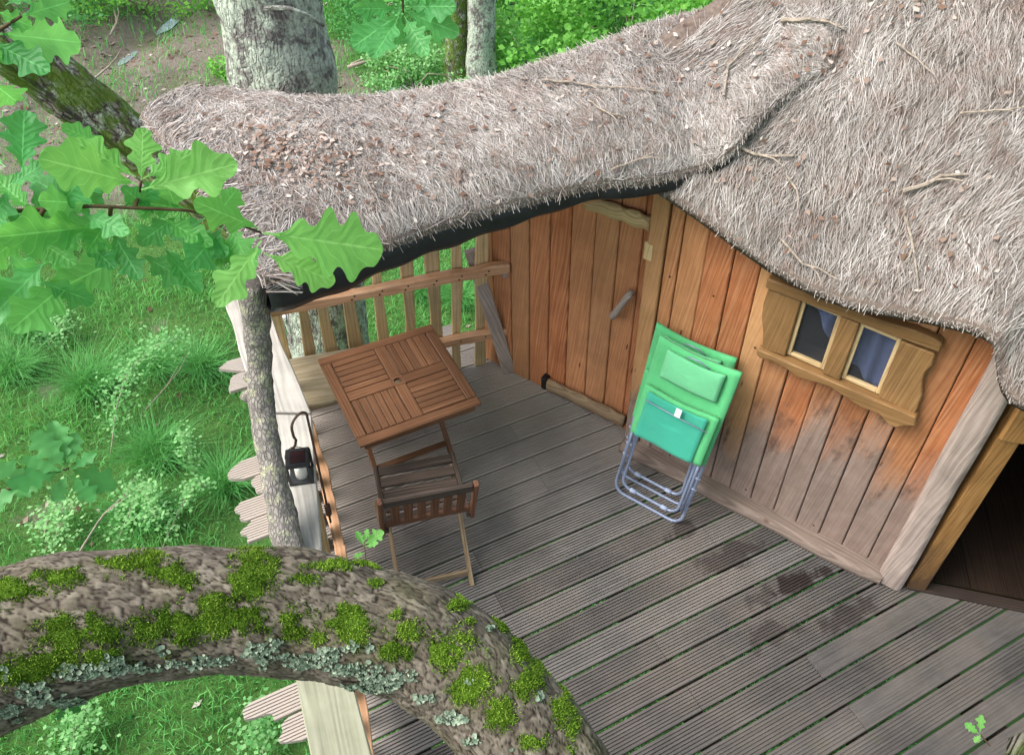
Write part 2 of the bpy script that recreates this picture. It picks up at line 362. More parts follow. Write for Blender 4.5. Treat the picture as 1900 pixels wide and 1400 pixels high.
M['postbark'] = barkmat('post_bark', lin('57504a'), lin('98918a'), lin('c4beb8'), lin('a9ab88'), .45, 1.3, 0, .5, 50, .55)
M['mossbark'] = barkmat('mossy_bark', lin('57504a'), lin('827a72'), lin('a39b92'), lin('b4bfae'), .55, .8, .42)
M['endgrain'] = plain('cut_wood', lin('b48a5c'), .8)

# ------------------------------------------------------------------ wall frame of the hut
TH = math.radians(-29.7); DN = A(math.sin(TH), math.cos(TH), 0); DB = A(math.cos(TH), -math.sin(TH), 0)   # across / along the deck boards
WO, WD, WU, WF = A(.03, 3.895, 0), unit(A(.857, -.515, 0)), A(-.06, .07, 1.0), unit(A(-.515, -.857, 0))
def W(s, z, d=0.0): return WO + WD*s + WU*z + WF*d
def onwall(x, y, d):           # point at distance d in front of the wall boards
    nr = np.cross(WD, WU); q = ray(x, y); return CP+q*(np.dot(WO+WF*d-CP, nr)/np.dot(q, nr))
# ------------------------------------------------------------------ ground, stream, grass
GZ = -2.6
def resample_(P, n):
    P = np.asarray(P, float); d = np.r_[0, np.cumsum(np.linalg.norm(np.diff(P, axis=0), axis=1))]; t = np.linspace(0, d[-1], n)
    return np.stack([np.interp(t, d, P[:, k]) for k in range(P.shape[1])], 1)
STREAMS = [[(30, 225), (70, 212), (130, 140), (215, 112), (255, 78), (300, 52), (320, 20), (380, -10)], [(600, 182), (625, 176), (655, 165), (710, 160), (760, 150), (830, 130)]]
SPTS = np.concatenate([resample_([at(x, y, GZ) for x, y in q], 60) for q in STREAMS])
def ground_z(x, y):
    g = ground_base(x, y); d2 = np.full(np.shape(x), 99.0)
    for p in SPTS: d2 = np.minimum(d2, (x-p[0])**2+(y-p[1])**2)
    return g-(g-GZ+.15+.05*vnoise(np.stack([x, y, 0*x], -1), 1.5, 8)+.03*vnoise(np.stack([x, y, 0*x], -1), 4, 9))*np.exp(-d2/.2)
def ground_base(x, y): return GZ + 0.09*vnoise(np.stack([x, y, 0*x], -1), .5, 3) + 0.05*vnoise(np.stack([x, y, 0*x], -1), 1.7, 4)
def soil_mask(x, y):          # 1 = bare earth and leaf litter, 0 = meadow
    P = np.stack([x, y, 0*x], -1)
    n = fbm(P, .55, 4, 11)
    m = 1/(1+np.exp(-(n*1.6-1.35)*5))
    a = at(330, 150, GZ); b2 = at(120, 60, GZ)
    for q, rx, ry in ((a, 3.2, 3.6), (b2, 4.0, 5.0), (at(250, 230, GZ), 3.0, 2.4), (at(120, 330, GZ), 2.0, 1.2)):
        m = np.maximum(m, np.clip(1.5-((x-q[0])/rx)**2-((y-q[1])/ry)**2+n*.5, 0, 1)*.9)
    return np.clip(m, 0, 1)
gx = np.concatenate([np.linspace(-60, -14, 12), np.linspace(-13.5, 9, 120), np.linspace(10, 60, 12)])
gy = np.concatenate([np.linspace(-40, -2, 12), np.linspace(-1.5, 24, 130), np.linspace(25, 110, 14)])
GX, GY = np.meshgrid(gx, gy); gV = np.stack([GX, GY, ground_z(GX, GY)], -1).reshape(-1, 3)
nx, ny = len(gx), len(gy); ii = (np.arange(ny-1)[:, None]*nx+np.arange(nx-1)[None]).ravel()
gm = NT('meadow_ground'); sa = gm.n('Attribute', attribute_name='soil').outputs['Fac']; gp = gm.n('NewGeometry').outputs['Position']
gc = gm.mix(gm.noise(gp, 3.0, 6, .65), lin('355a2c'), lin('5c8040')); sc_ = gm.mix(gm.noise(gp, 14.0, 7, .75), lin('544a42'), lin('9a9086'))
sc_ = gm.mix(gm.ramp(gm.noise(gp, 2.2, 4, .6), [(.45, g1(0)), (.65, g1(.5))]), sc_, lin('54603a'))
mk = gm.math('ADD', sa, gm.math('MULTIPLY', gm.math('SUBTRACT', gm.noise(gp, 6, 5, .7), .5), .7))
gcol = gm.mix(gm.ramp(mk, [(.35, g1(0)), (.6, g1(1))]), gc, sc_); gm.bump(gm.noise(gp, 20, 6, .7), .8, .05); gm.out(gcol, .95, .1)
bulk('ground', gV, np.stack([ii, ii+1, ii+nx+1, ii+nx], 1), gm.m, attrs={'soil': soil_mask(gV[:, 0], gV[:, 1])}, smooth=True, kind='structure', label='woodland floor of grass and bare brown earth far below the deck')
wm = NT('stream_water'); wp = wm.n('NewGeometry').outputs['Position']; wm.bump(wm.noise(wp, 12, 3), .6, .03); wm.p.inputs['Metallic'].default_value = .7; wm.out(lin('d4daea'), .15, .9); M['water'] = wm.m
def stream(pix, wid, label):
    P = [at(x, y, GZ-.145) for x, y in pix]; L = []; R = []
    pts = []
    for i in range(len(P)-1):
        for t in np.linspace(0, 1, 8, endpoint=False): pts.append(P[i]*(1-t)+P[i+1]*t)
    pts.append(P[-1]); n = len(pts); V = []
    for i, p in enumerate(pts):
        t = unit(pts[min(i+1, n-1)]-pts[max(i-1, 0)]); s_ = A(-t[1], t[0], 0); w_ = wid*(1+.35*math.sin(i*.31)+.2*math.sin(i*.17))*math.sin(math.pi*(i+.4)/(n))**.4
        V += [p-s_*w_, p, p+s_*w_]
    F = [(3*i+j, 3*i+j+1, 3*i+j+4, 3*i+j+3) for i in range(n-1) for j in range(2)]
    o = bulk('stream', np.array(V), np.array(F), M['water'], kind='structure', smooth=True, label=label)
stream(STREAMS[0], .2, 'thin stream glinting through brown mud at upper left')
stream(STREAMS[1], .2, 'small pool of stream water shining behind the porch roof')

def blades(P, h, wd, lean, seed, seg=2):
    r = np.random.default_rng(seed); n = len(P); a = r.uniform(0, 2*np.pi, n); la = r.uniform(0, 2*np.pi, n)
    side = np.stack([np.cos(a), np.sin(a), 0*a], 1)*(wd*r.uniform(.6, 1.3, n))[:, None]
    ld = np.stack([np.cos(la), np.sin(la), 0*la], 1)*(lean*h*r.uniform(.2, 1.2, n))[:, None]
    up = np.stack([0*h, 0*h, h], 1)
    mid = P+up*.6+ld*.35; tip = P+up*r.uniform(.75, 1.0, n)[:, None]+ld
    V = np.stack([P-side, P+side, mid+side*.8, mid-side*.8, tip+side*.12, tip-side*.12], 1).reshape(-1, 3)
    b = np.arange(n)*6; F = np.concatenate([np.stack([b, b+1, b+2, b+3], 1), np.stack([b+3, b+2, b+4, b+5], 1)])
    return V, F
def grass_field():
    Vs, Fs, Rs = [], [], []; off = 0
    def put(x, y, h, wd, lean, seed, rn):
        nonlocal off
        z = ground_z(x, y)-.01; V, F = blades(np.stack([x, y, z], 1), h, wd, lean, seed); Vs.append(V); Fs.append(F+off); Rs.append(np.repeat(rn, 6)); off += len(V)
    r = np.random.default_rng(21)
    # near meadow seen left of and under the deck
    n = 230000; x = r.uniform(-9, 3.5, n); y = r.uniform(-.5, 13, n)
    den = 1-soil_mask(x, y)*.93; cl = fbm(np.stack([x, y, 0*x], 1), 1.4, 3, 5)
    keep = r.uniform(0, 1, n) < den*np.clip(.75+.5*cl, .1, 1); x, y, cl = x[keep], y[keep], cl[keep]; n = len(x)
    put(x, y, np.clip(.1+.06*cl, .03, .3)*r.uniform(.5, 1.5, n), np.full(n, .0045)*r.uniform(.7, 1.5, n), 1.0, 1, np.clip(.45+.25*cl+r.normal(0, .18, n), 0, 1))
    # far ground
    n = 70000; x = r.uniform(-13, 8, n); y = r.uniform(11, 23, n); den = 1-soil_mask(x, y)*.85
    keep = r.uniform(0, 1, n) < den; x, y = x[keep], y[keep]; n = len(x)
    put(x, y, r.uniform(.08, .28, n), np.full(n, .008), .9, 2, np.clip(r.normal(.55, .2, n), 0, 1))
    # sedge tussocks
    for (px, py), R_, hh in (((175, 725), .32, .42), ((290, 850), .3, .4), ((300, 690), .22, .35), ((60, 610), .28, .4), ((30, 690), .3, .4), ((90, 1180), .2, .3), ((260, 960), .2, .3), ((420, 900), .2, .3), ((700, 110), .3, .5), ((960, 110), .4, .6), ((980, 150), .4, .6), ((380, 690), .18, .3), ((860, 560), .2, .3), ((780, 540), .2, .3)):
        c = at(px, py, GZ); n = 700; a = r.uniform(0, 6.283, n); q = R_*np.sqrt(r.uniform(0, 1, n))*.55
        x = c[0]+np.cos(a)*q; y = c[1]+np.sin(a)*q
        put(x, y, hh*r.uniform(.6, 1.1, n), np.full(n, .004), 1.6, int(px), np.clip(r.normal(.2, .15, n), 0, 1))
    tag(bulk('grass', np.concatenate(Vs), np.concatenate(Fs), M['grass'], attrs={'rnd': np.concatenate(Rs)}), 'lush green meadow grass and sedge tufts below the deck', 'grass', None, 'stuff')
grass_field()
def litter_field():
    r = np.random.default_rng(31); n = 9000; x = r.uniform(-12, 2, n); y = r.uniform(0, 19, n); k = r.uniform(0, 1, n) < soil_mask(x, y)*.9+.04; x, y = x[k], y[k]; n = len(x)
    c = np.stack([x, y, ground_z(x, y)+.015], 1); a = r.uniform(0, 6.28, n); s_ = r.uniform(.02, .06, n)
    e1 = np.stack([np.cos(a), np.sin(a), r.normal(0, .3, n)], 1)*s_[:, None]; e2 = np.stack([-np.sin(a), np.cos(a), r.normal(0, .3, n)], 1)*s_[:, None]*.6
    V = np.stack([c-e1, c+e2, c+e1, c-e2], 1).reshape(-1, 3); b = np.arange(n)*4
    tag(bulk('leaf_litter', V, np.stack([b, b+1, b+2, b+3], 1), M['litter'], attrs={'rnd': np.repeat(r.uniform(0, 1, n), 4)}), 'brown fallen leaves strewn over the bare earth', 'leaf litter', None, 'stuff')
litter_field()

# ------------------------------------------------------------------ deck
deck = empty('wooden_deck', at(1000, 1000), 'weathered grey deck of grooved boards around the hut', 'deck')
Y0, PW = 3.59, .152
def wall_b(nc, d=-.03):             # where a board at across-coordinate nc meets the hut wall
    o_ = W(0, 0, d); # solve o_+WD*s = DN*nc + DB*b
    m_ = np.array([[WD[0], -DB[0]], [WD[1], -DB[1]]]); s_, b_ = np.linalg.solve(m_, (DN*nc-o_)[:2]); return s_, b_
THR0, THR1 = at(1690, 1086), at(1900, 1128); TD = unit(THR1-THR0)
def thr_b(nc):
    m_ = np.array([[TD[0], -DB[0]], [TD[1], -DB[1]]]); s_, b_ = np.linalg.solve(m_, (DN*nc-THR0)[:2]); return s_, b_
def board(k, b0, b1, tipL=None, tipR=None, groove=.0035, gap=.008, dz=0.0, mat=None):
    w_ = PW-gap; n0 = Y0-PW*k-gap/2                     # far edge
    prof = [(0.0, -.004), (.004, 0.0)]; ng = 7; land = (w_-.02)/ng
    for i in range(ng):
        x = .01+land*i
        prof += [(x+land*.30, 0.0), (x+land*.36, -groove), (x+land*.60, -groove), (x+land*.66, 0.0)]
    prof += [(w_-.004, 0.0), (w_, -.004)]
    V = []; m = len(prof)
    for x, z in prof:
        nc = n0-x
        l = b0+(tipL(x/w_) if tipL else 0); r_ = b1(nc) if callable(b1) else b1+(tipR(x/w_) if tipR else 0)
        for bb in (l, r_):
            p = DN*nc+DB*bb; V += [p+A(0, 0, z+dz), p+A(0, 0, -.027)]
    F = []
    for i in range(m-1):
        a, c = 4*i, 4*(i+1)
        F += [(a, a+2, c+2, c), (a+1, c+1, c+3, a+3), (a, c, c+1, a+1), (a+2, a+3, c+3, c+2)]
    F += [(0, 1, 3, 2), (4*(m-1), 4*(m-1)+2, 4*(m-1)+3, 4*(m-1)+1)]
    mb = MB(); mb.add(V, F)
    return build('deck_board', mb, mat or M['deck'], deck, axes=(DB, DN, A(0, 0, 1)))
rb = random.Random(4)
def round_tip(depth=.05, skew=0.0):
    a, b, c = rb.uniform(.8, 2.2), rb.uniform(.006, .02), rb.uniform(0, 6); e = rb.uniform(1.6, 3.2); m0 = rb.uniform(.3, .7)
    return lambda t: depth*abs((t-m0)/max(m0, 1-m0))**e*1.3+skew*t+b*math.sin(a*6*t+c)
def hook_tip(): return lambda t: (.05*(1-t/.25)**2 if t < .25 else 0)+(.13*min(1, max(0, (t-.55)/.12)) if t > .55 else 0)
def point_tip(): return lambda t: .14*abs(t-.35)*1.6
left = {-5: .085, -4: .12, -3: .3, -2: .32, -1: .3, 0: .27, 1: -.05, 2: .05, 3: -.085, 4: -.12, 5: .12, 6: .14, 7: .1, 8: .08, 9: .05, 10: .02, 11: -.36, 12: -.22, 13: -.02, 14: -.05}
joints = {2: 1.17, 4: 1.70, 6: 1.715, 7: 1.684, 9: 1.07, 11: 1.065, 12: 2.40, 15: 1.727, 17: 1.739, 19.9: 2.437}
for k in range(-5, 27):
    b0 = left.get(k, -.28+rb.uniform(-.05, .05))
    tip = hook_tip() if k in (11,) else (point_tip() if k == -5 else round_tip(rb.uniform(.03, .07), rb.uniform(-.03, .04)))
    if k <= -2:
        board(k, b0, .5+(.1 if k == -2 else 0), tip)
        r_end = {-5: None, -4: None, -3: 1.76, -2: 2.05}[k]
        if r_end: board(k, 1.25, r_end)
        continue
    nc = Y0-PW*(k+.5)
    if k == -1: end = 2.3
    else:
        s_, _ = wall_b(nc)
        if s_ < 2.74: end = lambda q: wall_b(q)[1]
        else: end = lambda q: min(thr_b(q)[1], 4.2)
    g = rb.uniform(.006, .009) if k < 9 else rb.uniform(.010, .017)
    gr = .006 if k < 9 else .009
    if k >= 20: gr = .005
    j = {20: 2.437}.get(k, joints.get(k))
    if k in (5, 8, 13, 14, 16, 18, 22, 23): j = {5: 1.07, 8: .45, 13: .45, 14: 1.07, 16: 1.07, 18: 2.42, 22: 1.07, 23: 1.73}[k]
    if k == 19: gr = .007
    dz = rb.uniform(-.0015, .0015)
    dm = M['deckshade'] if (k >= 15 or k in (11, 13)) else None
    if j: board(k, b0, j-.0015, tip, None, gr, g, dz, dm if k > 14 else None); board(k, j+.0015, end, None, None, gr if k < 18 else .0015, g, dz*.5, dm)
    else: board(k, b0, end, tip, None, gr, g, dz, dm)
for jb in (.38, 1.07, 1.715, 2.42, 3.1):
    mb = MB(); mb.box(DB*jb+DN*1.2+A(0, 0, -.103), DN*2.55, DB*.035, A(0, 0, .07)); build('joist', mb, M['dark'], deck, axes=(DN, DB, A(0, 0, 1)))
for nc in (3.5, 1.6, -.6):
    for bb in (.42, 2.75):
        p = DN*nc+DB*bb; mb = MB(); mb.tube([p+A(0, 0, GZ-.1), p+A(.02, 0, -1.4), p+A(0, 0, -.18)], [.09, .085, .08], 12); build('support_post', mb, M['dark'], deck, smooth=True)

# ------------------------------------------------------------------ hut
hut = empty('thatched_hut', W(1.4, 0), 'orange larch board treehouse cabin under a shaggy grey thatched roof', 'hut')
WAX = (WU, WD, WF)
def panel(name, pts, d0, d1, mat, parent, bevel=.0, axes=WAX):     # pts in wall (s, z), thickness from d0 to d1
    mb = MB(); mb.prism([W(s, z, d0) for s, z in pts], WF*(d1-d0)); return build(name, mb, mat, parent, axes=axes, bevel=bevel)
def upright(s0, s1, z0, z1, d0, d1, mat, parent, name, jit=.004, bev=.006):
    r = rb; e = lambda: r.uniform(-jit, jit)
    return panel(name, [(s0+.0025, z0+e()), (s1-.0025, z0+e()), (s1-.0025+e()*.6, z1), (s0+.0025+e()*.6, z1)], d0, d1, mat, parent, bev)
# planks left of the door and behind it
for s0, s1 in ((-.30, -.171), (-.171, -.033), (-.033, .11), (.11, .256)):
    upright(s0, s1, .003, 1.98, -.03, rb.uniform(-.003, .004), M['wall'] if False else M['door'], hut, 'wall_plank')
# planks from the door to the window and to the corner
tops = 1.98
FR = [(.918, 1.02), (1.02, 1.10), (1.10, 1.24), (1.24, 1.387), (1.387, 1.525), (1.525, 1.656), (1.656, 1.793), (1.793, 1.944), (1.944, 2.087), (2.087, 2.23), (2.23, 2.371), (2.371, 2.526), (2.526, 2.64)]
for i, (s0, s1) in enumerate(FR):
    if s0 > 1.6 and s1 < 2.42:
        z_top = 1.24; upright(s0, s1, .06, z_top, .05, .09+rb.uniform(-.004, .004), M['wall'], hut, 'wall_plank')
        upright(s0, s1, 1.63, tops, .05, .09+rb.uniform(-.004, .004), M['wall'], hut, 'wall_plank')
    else:
        upright(s0, s1, .06 if i else .004, tops, .05, .09+rb.uniform(-.004, .004) + (.012 if i == 0 else 0), M['wall'], hut, 'wall_plank')
    if i > 5 and i % 2 == 0 and False: pass
# dark lining boards behind, so the room is closed
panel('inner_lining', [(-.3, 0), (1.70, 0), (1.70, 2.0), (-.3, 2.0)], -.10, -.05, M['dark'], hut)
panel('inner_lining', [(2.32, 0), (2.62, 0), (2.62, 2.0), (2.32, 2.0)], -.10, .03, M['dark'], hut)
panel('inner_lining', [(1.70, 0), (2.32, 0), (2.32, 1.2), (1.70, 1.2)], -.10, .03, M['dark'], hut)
def nail(p, n_, parent, r_=.0055):
    t_ = unit(np.cross(n_, A(.3, .1, 1))); b_ = np.cross(n_, t_); mb = MB(); mb.prism([p+r_*(t_*math.cos(a)+b_*math.sin(a)) for a in np.arange(8)*math.pi/4], n_*.002); return build('nail', mb, M['blackiron'], parent)
for i, (s0, s1) in enumerate(FR):
    for z_ in (.14, .2) if False else (.13,):
        for o_ in ((.03,) if i % 3 == 0 else ()): nail(W((s0+s1)/2+o_, z_+rb.uniform(-.01, .01), .0945), WF, hut)
    if s0 < 1.55 and i % 2:
        for o_ in (rb.uniform(-.03, .03),): nail(W((s0+s1)/2+o_, 1.3+rb.uniform(-.12, .12), .0945), WF, hut)
# sill beam at the foot
mb = MB(); L0, L1 = .93, 2.655
prof = [(.05, 0), (.185, 0), (.195, .03), (.185, .06), (.16, .072), (.05, .072)]
n_ = 14; V = []; F = []
for i in range(n_+1):
    t = i/n_; s_ = L0+(L1-L0)*t; wv = .006*math.sin(i*1.3)
    endr = max(0, (t-.93)/.07)
    for d_, z_ in prof: V.append(W(s_+(-.05*(d_-.05)/.14*endr if endr else 0)+ (0 if t < 1 else .03), z_, d_+wv*(d_ > .1)-(.02*endr if d_ > .15 else 0)))
m_ = len(prof)
for i in range(n_):
    for j in range(m_): F.append((i*m_+j, i*m_+(j+1) % m_, (i+1)*m_+(j+1) % m_, (i+1)*m_+j))
F += [tuple(range(m_)), tuple(range(n_*m_+m_-1, n_*m_-1, -1))]; mb.add(V, F)
build('sill_beam', mb, M['plate'], hut, axes=(WD, WU, WF), bevel=.004)
# weathered corner post and the jamb of the open doorway
mb = MB(); prf = [(2.612, .05), (2.612, .135), (2.64, .15), (2.73, .15), (2.752, .13), (2.752, .05)]
zs = np.linspace(.0, 2.0, 12); V = []; F = []
for i, z_ in enumerate(zs):
    for s_, d_ in prf: V.append(W(s_+.003*math.sin(i*1.1+s_*9), max(.0, z_+(.075 if (i == 0 and s_ < 2.63) else 0)), d_+.004*math.sin(i*2.3)))
for i in range(11):
    for j in range(6): F.append((i*6+j, (i+1)*6+j, (i+1)*6+(j+1) % 6, i*6+(j+1) % 6))
F += [tuple(range(6)), tuple(range(71, 65, -1))]; mb.add(V, F); build('corner_post', mb, M['grey'], hut, axes=WAX, bevel=.006, label='pale silvery weathered corner post with a swirling knot')
TN = A(TD[1], -TD[0], 0)            # towards the camera from the doorway
JB = at(1686, 1084); 
def TW(s, z, d=0.0): return JB+TD*s+A(-.05, .06, 1)*z+TN*d
mb = MB(); mb.prism([TW(-.02, 0, .03), TW(.085, 0, .03), TW(.085, 0, -.10), TW(-.02, 0, -.10)], A(-.05, .06, 1)*2.0); build('door_jamb', mb, M['jamb'], hut, axes=(A(-.05, .06, 1), TD, TN), bevel=.006)
mb = MB(); mb.prism([TW(-.02, 1.28, .045), TW(.1, 1.28, .045), TW(.1, 1.5, .045), TW(-.02, 1.5, .045)], TN*-.05); build('door_stop', mb, M['jamb'], hut, axes=(A(-.05, .06, 1), TD, TN), bevel=.012)
mb = MB(); mb.prism([TW(1.0, 0, .03), TW(1.1, 0, .03), TW(1.1, 0, -.10), TW(1.0, 0, -.10)], A(-.05, .06, 1)*2.0); build('door_jamb', mb, M['jamb'], hut, axes=(A(-.05, .06, 1), TD, TN), bevel=.006)
mb = MB(); mb.box(TW(.55, .005, .0), TD*.56, TN*.035, A(0, 0, .012)); build('threshold', mb, M['dark'], hut, axes=(TD, TN, A(0, 0, 1)), bevel=.004)
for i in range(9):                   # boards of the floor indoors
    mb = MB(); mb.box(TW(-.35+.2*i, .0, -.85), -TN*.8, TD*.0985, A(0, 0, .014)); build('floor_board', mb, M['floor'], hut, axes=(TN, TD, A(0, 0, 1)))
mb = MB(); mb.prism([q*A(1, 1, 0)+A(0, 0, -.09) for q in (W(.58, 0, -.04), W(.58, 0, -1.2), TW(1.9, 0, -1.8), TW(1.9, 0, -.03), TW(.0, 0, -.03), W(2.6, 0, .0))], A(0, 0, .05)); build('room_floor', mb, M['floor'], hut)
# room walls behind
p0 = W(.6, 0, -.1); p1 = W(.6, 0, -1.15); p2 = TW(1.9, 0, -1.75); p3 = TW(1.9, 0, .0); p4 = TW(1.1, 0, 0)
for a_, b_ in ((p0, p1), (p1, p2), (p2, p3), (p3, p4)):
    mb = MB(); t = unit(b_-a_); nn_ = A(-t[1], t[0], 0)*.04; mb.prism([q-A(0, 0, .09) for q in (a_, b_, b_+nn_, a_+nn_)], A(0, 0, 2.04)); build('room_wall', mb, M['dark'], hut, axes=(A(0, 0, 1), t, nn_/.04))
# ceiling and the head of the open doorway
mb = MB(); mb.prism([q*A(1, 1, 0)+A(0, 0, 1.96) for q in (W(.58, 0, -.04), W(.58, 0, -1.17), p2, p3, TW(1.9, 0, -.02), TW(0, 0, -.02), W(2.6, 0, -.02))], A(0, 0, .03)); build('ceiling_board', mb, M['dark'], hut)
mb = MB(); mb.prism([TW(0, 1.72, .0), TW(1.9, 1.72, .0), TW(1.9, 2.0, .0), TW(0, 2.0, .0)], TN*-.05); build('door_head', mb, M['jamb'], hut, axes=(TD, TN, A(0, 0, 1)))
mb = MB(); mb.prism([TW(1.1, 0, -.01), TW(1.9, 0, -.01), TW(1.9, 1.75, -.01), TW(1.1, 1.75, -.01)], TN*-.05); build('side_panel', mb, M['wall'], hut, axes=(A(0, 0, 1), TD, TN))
# door
door = build('door', MB().prism([W(s, z, -.03) for s, z in ((.258, .004), (.9, .004), (.9, 1.85), (.258, 1.85))], WF*.008), M['dark'], hut, axes=WAX, label='narrow low plank door with a twig handle')
for s0, s1 in ((.258, .399), (.399, .553), (.553, .70), (.70, .845)):
    upright(s0, s1, .012, 1.9, -.022, .004+rb.uniform(-.003, .003), M['door'], door, 'door_plank')
upright(.848, .905, .02, 1.9, -.022, .012, M['door'], door, 'door_stile')
def log_rail(a_, b_, r_, name, mat, parent, n=10, flat=.6, sub=10):
    mb = MB(); V = []; F = []
    t = unit(b_-a_); up = unit(WU); side = np.cross(t, up)
    for i in range(sub+1):
        p = a_+(b_-a_)*i/sub; rr = r_*(1+.12*math.sin(i*1.9)+.06*math.sin(i*4.1))
        for j in range(n): an = 2*math.pi*j/n; V.append(p+up*math.cos(an)*rr*1.05+side*math.sin(an)*rr*flat)
    for i in range(sub):
        for j in range(n): F.append((i*n+j, i*n+(j+1) % n, (i+1)*n+(j+1) % n, (i+1)*n+j))
    F += [tuple(range(n-1, -1, -1)), tuple(range(sub*n, sub*n+n))]; mb.add(V, F); return build(name, mb, mat, parent, axes=(t, up, side), smooth=True)
log_rail(W(.29, .115, .045), W(.885, .14, .05), .048, 'bottom_rail', M['teakleg'], door)
log_rail(W(.50, 1.60, .035), W(.9, 1.625, .04), .045, 'top_rail', M['picket'], door)
mb = MB(); mb.box(W(.93, 1.50, .075), WD*.028, WU*.055, WF*.03); build('door_latch', mb, M['picket'], door, axes=WAX, bevel=.006)
mb = MB(); mb.tube([W(.722, .915, .03), W(.735, .94, .06), W(.765, 1.0, .075), W(.79, 1.06, .072), W(.822, 1.13, .06), W(.832, 1.15, .03)], [.02, .024, .022, .02, .023, .02], 10); build('door_handle', mb, M['grey'], door, smooth=True, label='crooked pale driftwood handle')
mb = MB(); mb.box(W(.262, .11, .03), WD*.022, WU*.05, WF*.03); build('hinge', mb, M['blackiron'], door, axes=WAX, bevel=.006)
# window
win = build('window', MB().prism([W(s, z, .095) for s, z in ((1.597, 1.60), (1.765, 1.60), (1.765, 1.25), (1.64, 1.235), (1.628, 1.33), (1.6, 1.42), (1.592, 1.5))], WF*.04), M['oak'], hut, axes=WAX, bevel=.006, label='small twin oak window with carved wavy frame')
panel('frame_board', [(2.247, 1.61), (2.40, 1.615), (2.41, 1.55), (2.395, 1.50), (2.40, 1.44), (2.425, 1.36), (2.43, 1.24), (2.247, 1.25)], .095, .135, M['oak'], win, .006)
panel('mullion', [(1.963, 1.61), (2.052, 1.61), (2.052, 1.25), (1.963, 1.25)], .095, .137, M['oak'], win, .005)
tp = [(1.585, 1.605), (2.415, 1.64), (2.412, 1.69)] + [(2.38-.1*i, 1.70+.008*math.sin(i*1.7)-.004*i) for i in range(8)] + [(1.585, 1.665)]
panel('head_board', tp, .095, .152, M['oak'], win, .008, (WD, WU, WF))
bt = [(1.625, 1.24), (2.44, 1.25), (2.452, 1.20), (2.43, 1.185), (2.40, 1.165), (2.375, 1.135), (2.33, 1.14), (2.28, 1.175), (2.19, 1.165), (2.10, 1.185), (2.02, 1.205), (1.93, 1.19), (1.85, 1.175), (1.78, 1.20), (1.70, 1.205), (1.65, 1.185), (1.622, 1.205)]
panel('sill_board', bt, .095, .158, M['oak'], win, .006, (WD, WU, WF))
for s0, s1 in ((1.765, 1.963), (2.052, 2.247)):
    z0, z1 = 1.25, 1.605; b_ = .02
    sash = panel('sash', [(s0, z0), (s0+b_, z0), (s0+b_, z1), (s0, z1)], .085, .112, M['picket'], win, .003)
    panel('sash_bar', [(s1-b_, z0), (s1, z0), (s1, z1), (s1-b_, z1)], .085, .112, M['picket'], sash, .003)
    panel('sash_bar', [(s0+b_, z0), (s1-b_, z0), (s1-b_, z0+b_), (s0+b_, z0+b_)], .085, .111, M['picket'], sash, .003, (WD, WU, WF))
    panel('sash_bar', [(s0+b_, z1-b_), (s1-b_, z1-b_), (s1-b_, z1), (s0+b_, z1)], .085, .111, M['picket'], sash, .003, (WD, WU, WF))
    panel('pane', [(s0+b_, z0+b_), (s1-b_, z0+b_), (s1-b_, z1-b_), (s0+b_, z1-b_)], .092, .096, M['glass'], sash)
def curtain(pts, folds, label):
    # pts: left curve bottom->top, right curve ; ruled sheet with folds
    n = 24; m = 16; V = []; F = []
    for i in range(n+1):
        t = i/n
        for j in range(m+1):
            q = j/m; lo = np.array(pts[0])*(1-t)+np.array(pts[1])*t; hi = np.array(pts[2])*(1-t)+np.array(pts[3])*t
            p = lo*(1-q)+hi*q; V.append(W(p[0], p[1], .045+.014*math.sin(t*folds+q*1.2)+.006*math.sin(q*9+t*3)))
    for i in range(n):
        for j in range(m): a = i*(m+1)+j; F.append((a, a+1, a+m+2, a+m+1))
    return bulk('curtain', np.array(V), np.array(F), M['curtain'], hut, smooth=True, label=label)
curtain([(1.77, 1.62), (2.0, 1.30), (1.80, 1.66), (2.0, 1.66)], 14, 'blue curtain swept aside behind the left pane')
curtain([(2.04, 1.34), (2.27, 1.18), (2.04, 1.66), (2.27, 1.66)], 16, 'blue curtain hanging behind the right pane')
#==ROOF==
# ------------------------------------------------------------------ thatched roofs
def ribbons(P, D, N, ln, wd, rn, sag=.0, seed=0):
    """flat straw blades: start P, direction D (unit), surface normal N, length ln, width wd"""
    r = np.random.default_rng(seed); n = len(P)
    tw = r.normal(0, .5, n)[:, None]; S = np.cross(D, N); S = S/np.linalg.norm(S, axis=1)[:, None]; S = S*np.cos(tw)+N*np.sin(tw)
    S = S*(wd/2)[:, None]; bend = (r.normal(0, .07, n)*ln)[:, None]*np.cross(D, N)
    a = P; b = P+D*(ln*.5)[:, None]+N*(ln*.035)[:, None]+bend*.6; c = P+D*ln[:, None]+bend-N*(sag*ln)[:, None]
    V = np.stack([a-S, a+S, b+S, b-S, c+S*.7, c-S*.7], 1).reshape(-1, 3)
    q = np.arange(n)*6; F = np.concatenate([np.stack([q, q+1, q+2, q+3], 1), np.stack([q+3, q+2, q+4, q+5], 1)])
    return V, F, np.repeat(rn, 6)
